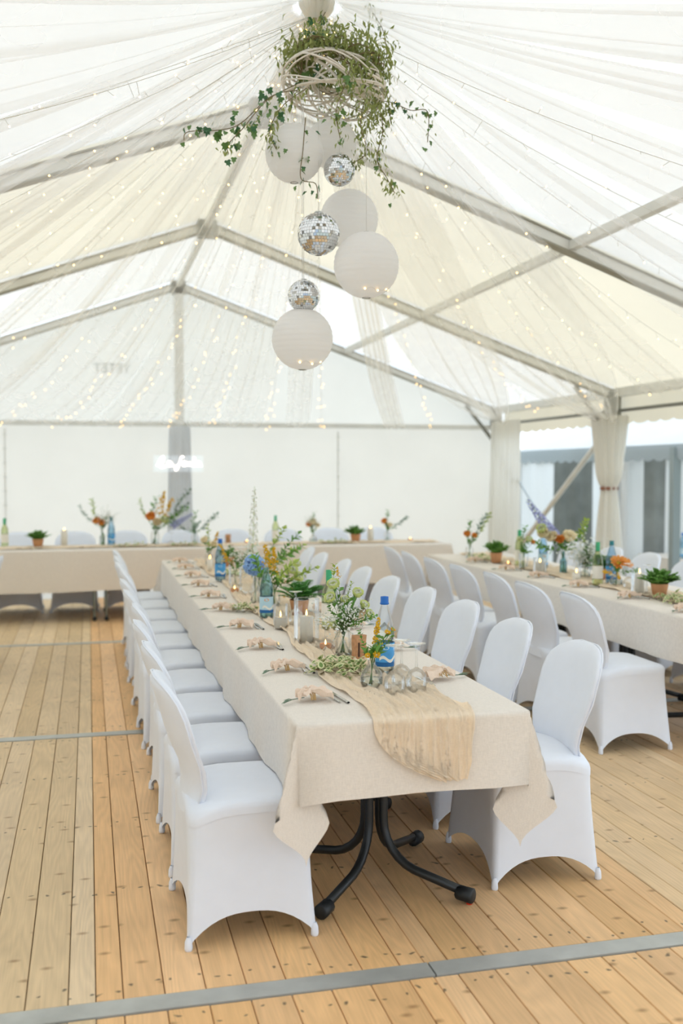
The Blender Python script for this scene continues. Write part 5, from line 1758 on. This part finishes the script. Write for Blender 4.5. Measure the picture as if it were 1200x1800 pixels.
# ------------------------------------------------------------------ pavilions outside the open side
def pavilion(label, x0, x1, y0, y1, seed, panels):
    t = thing('garden_pavilion', label, 'pavilion', ((x0 + x1) / 2, (y0 + y1) / 2, -0.23))
    hx, hy = (x1 - x0) / 2, (y1 - y0) / 2
    top = 2.05
    for sx in (-1, 1):
        for sy in (-1, 1):
            mb = MB(); mb.box((sx * hx, sy * hy, top / 2), (0.09, 0.09, top)); mb.build('post', MT['grey_post'], t, False)
            mb = MB(); 
            mb.grid(lambda u, v: (sx * (hx - 0.1) + 0.07 * math.cos(u * 2 * PI) * (0.6 + .5 * abs(v - .55)), sy * (hy - .1) + 0.07 * math.sin(u * 2 * PI) * (0.6 + .5 * abs(v - .55)), lerp(0.05, top - .05, v)), [k / 20 for k in range(20)], rng(0, 1, 8), True)
            mb.build('gathered_curtain', MT['white_fab'], t)
    mb = MB()
    c = (0, 0, top + 0.75)
    q = [(-hx, -hy, top), (hx, -hy, top), (hx, hy, top), (-hx, hy, top)]
    mb.add(q + [c], [(0, 1, 4), (1, 2, 4), (2, 3, 4), (3, 0, 4)]); mb.build('roof_cloth', MT['white_fab'], t, False)
    for i in range(4):
        a, b = Vector(q[i]), Vector(q[(i + 1) % 4])
        mb = MB(); ln = (b - a).length

        def f(u, v):
            p = a.lerp(b, u); ph = (u * ln / 0.24) % 1.0
            return (p.x * 1.01, p.y * 1.01, top + 0.03 - v * (0.14 + 0.05 * math.sqrt(max(0, 1 - (2 * ph - 1) ** 2))))
        mb.grid(f, rng(0, 1, int(ln / 0.24) * 8), rng(0, 1, 3)); mb.build('scalloped_valance', MT['grey_fab'], t)
    for (side, a, b, mt) in panels:
        mb = MB()

        def g(u, v):
            s = lerp(a, b, u)
            w = 0.02 * math.sin(s * 23 + v * 2)
            return (hx - 0.02 + w, s, lerp(0, top, v)) if side == 'x' else (s, hy - 0.02 + w, lerp(0, top, v))
        mb.grid(g, rng(0, 1, 40), rng(0, 1, 6)); mb.build('side_wall', MT[mt], t)
    return t


pavilion('pavilion with grey scalloped valance beyond the diagonal brace', 6.3, 9.3, 11.7, 14.7, 1, [('y', -1.5, -0.77, 'white_fab'), ('y', -0.77, -0.12, 'dark_fab'), ('y', -0.12, 1.5, 'white_fab'), ('x', -1.5, 0.0, 'white_fab'), ('x', 0.0, 1.5, 'white_fab')])
pavilion('pavilion with grey scalloped valance beside the tied post curtain', 6.3, 9.3, 8.5, 11.5, 2, [('x', -1.5, 0.2, 'white_fab'), ('x', 0.2, 1.5, 'white_fab'), ('y', -1.5, -1.08, 'white_fab'), ('y', -1.08, -0.78, 'dark_fab'), ('y', -0.78, 1.5, 'white_fab')])
pav_b = bpy.data.objects['garden_pavilion.001']
mb = MB(); mb.box((-1.5, 0.12, 1.02), (0.09, 0.09, 2.05)); mb.build('post', MT['grey_post'], pav_b, False)
t = thing('folding_table', 'cloth covered table standing inside the pavilion', 'table', (7.05, 10.6, -0.23))
mb = MB(); mb.box((0, 0, 0.74), (0.9, 1.5, 0.03)); mb.build('tabletop', MT['tabletop'], t, False)
for sx in (-1, 1):
    for sy in (-1, 1):
        mb = MB(); mb.tube([(sx * .36, sy * .62, 0), (sx * .36, sy * .62, 0.73)], 0.016, 8); mb.build('leg', MT['black'], t)
mb = MB(); 
per = [(-.465, -.765), (.465, -.765), (.465, .765), (-.465, .765)]
mb.add([(x, y, 0.76) for x, y in per] + [(x * 1.02, y * 1.02, 0.42) for x, y in per], [(0, 1, 2, 3)] + [(i, (i + 1) % 4, 4 + (i + 1) % 4, 4 + i) for i in range(4)])
mb.build('cloth', MT['linen'], t, False)
ZP = -0.23 + 0.762
water_bottle('blue water bottle on the table inside the pavilion', (6.72, 10.62, ZP), 'glass_blue', 'cap_blue', 'label_pale', 'label_blue', 0.30)
potted_plant('round green potted plant on the table inside the pavilion', (6.95, 10.30, ZP), 'leafy', 0.065, 30, 0.045)
tealight('lit tealight on the table inside the pavilion', (6.74, 10.38, ZP))
pillar_candle('short candle on the table inside the pavilion', (6.85, 10.5, ZP), 0.03, 0.07)
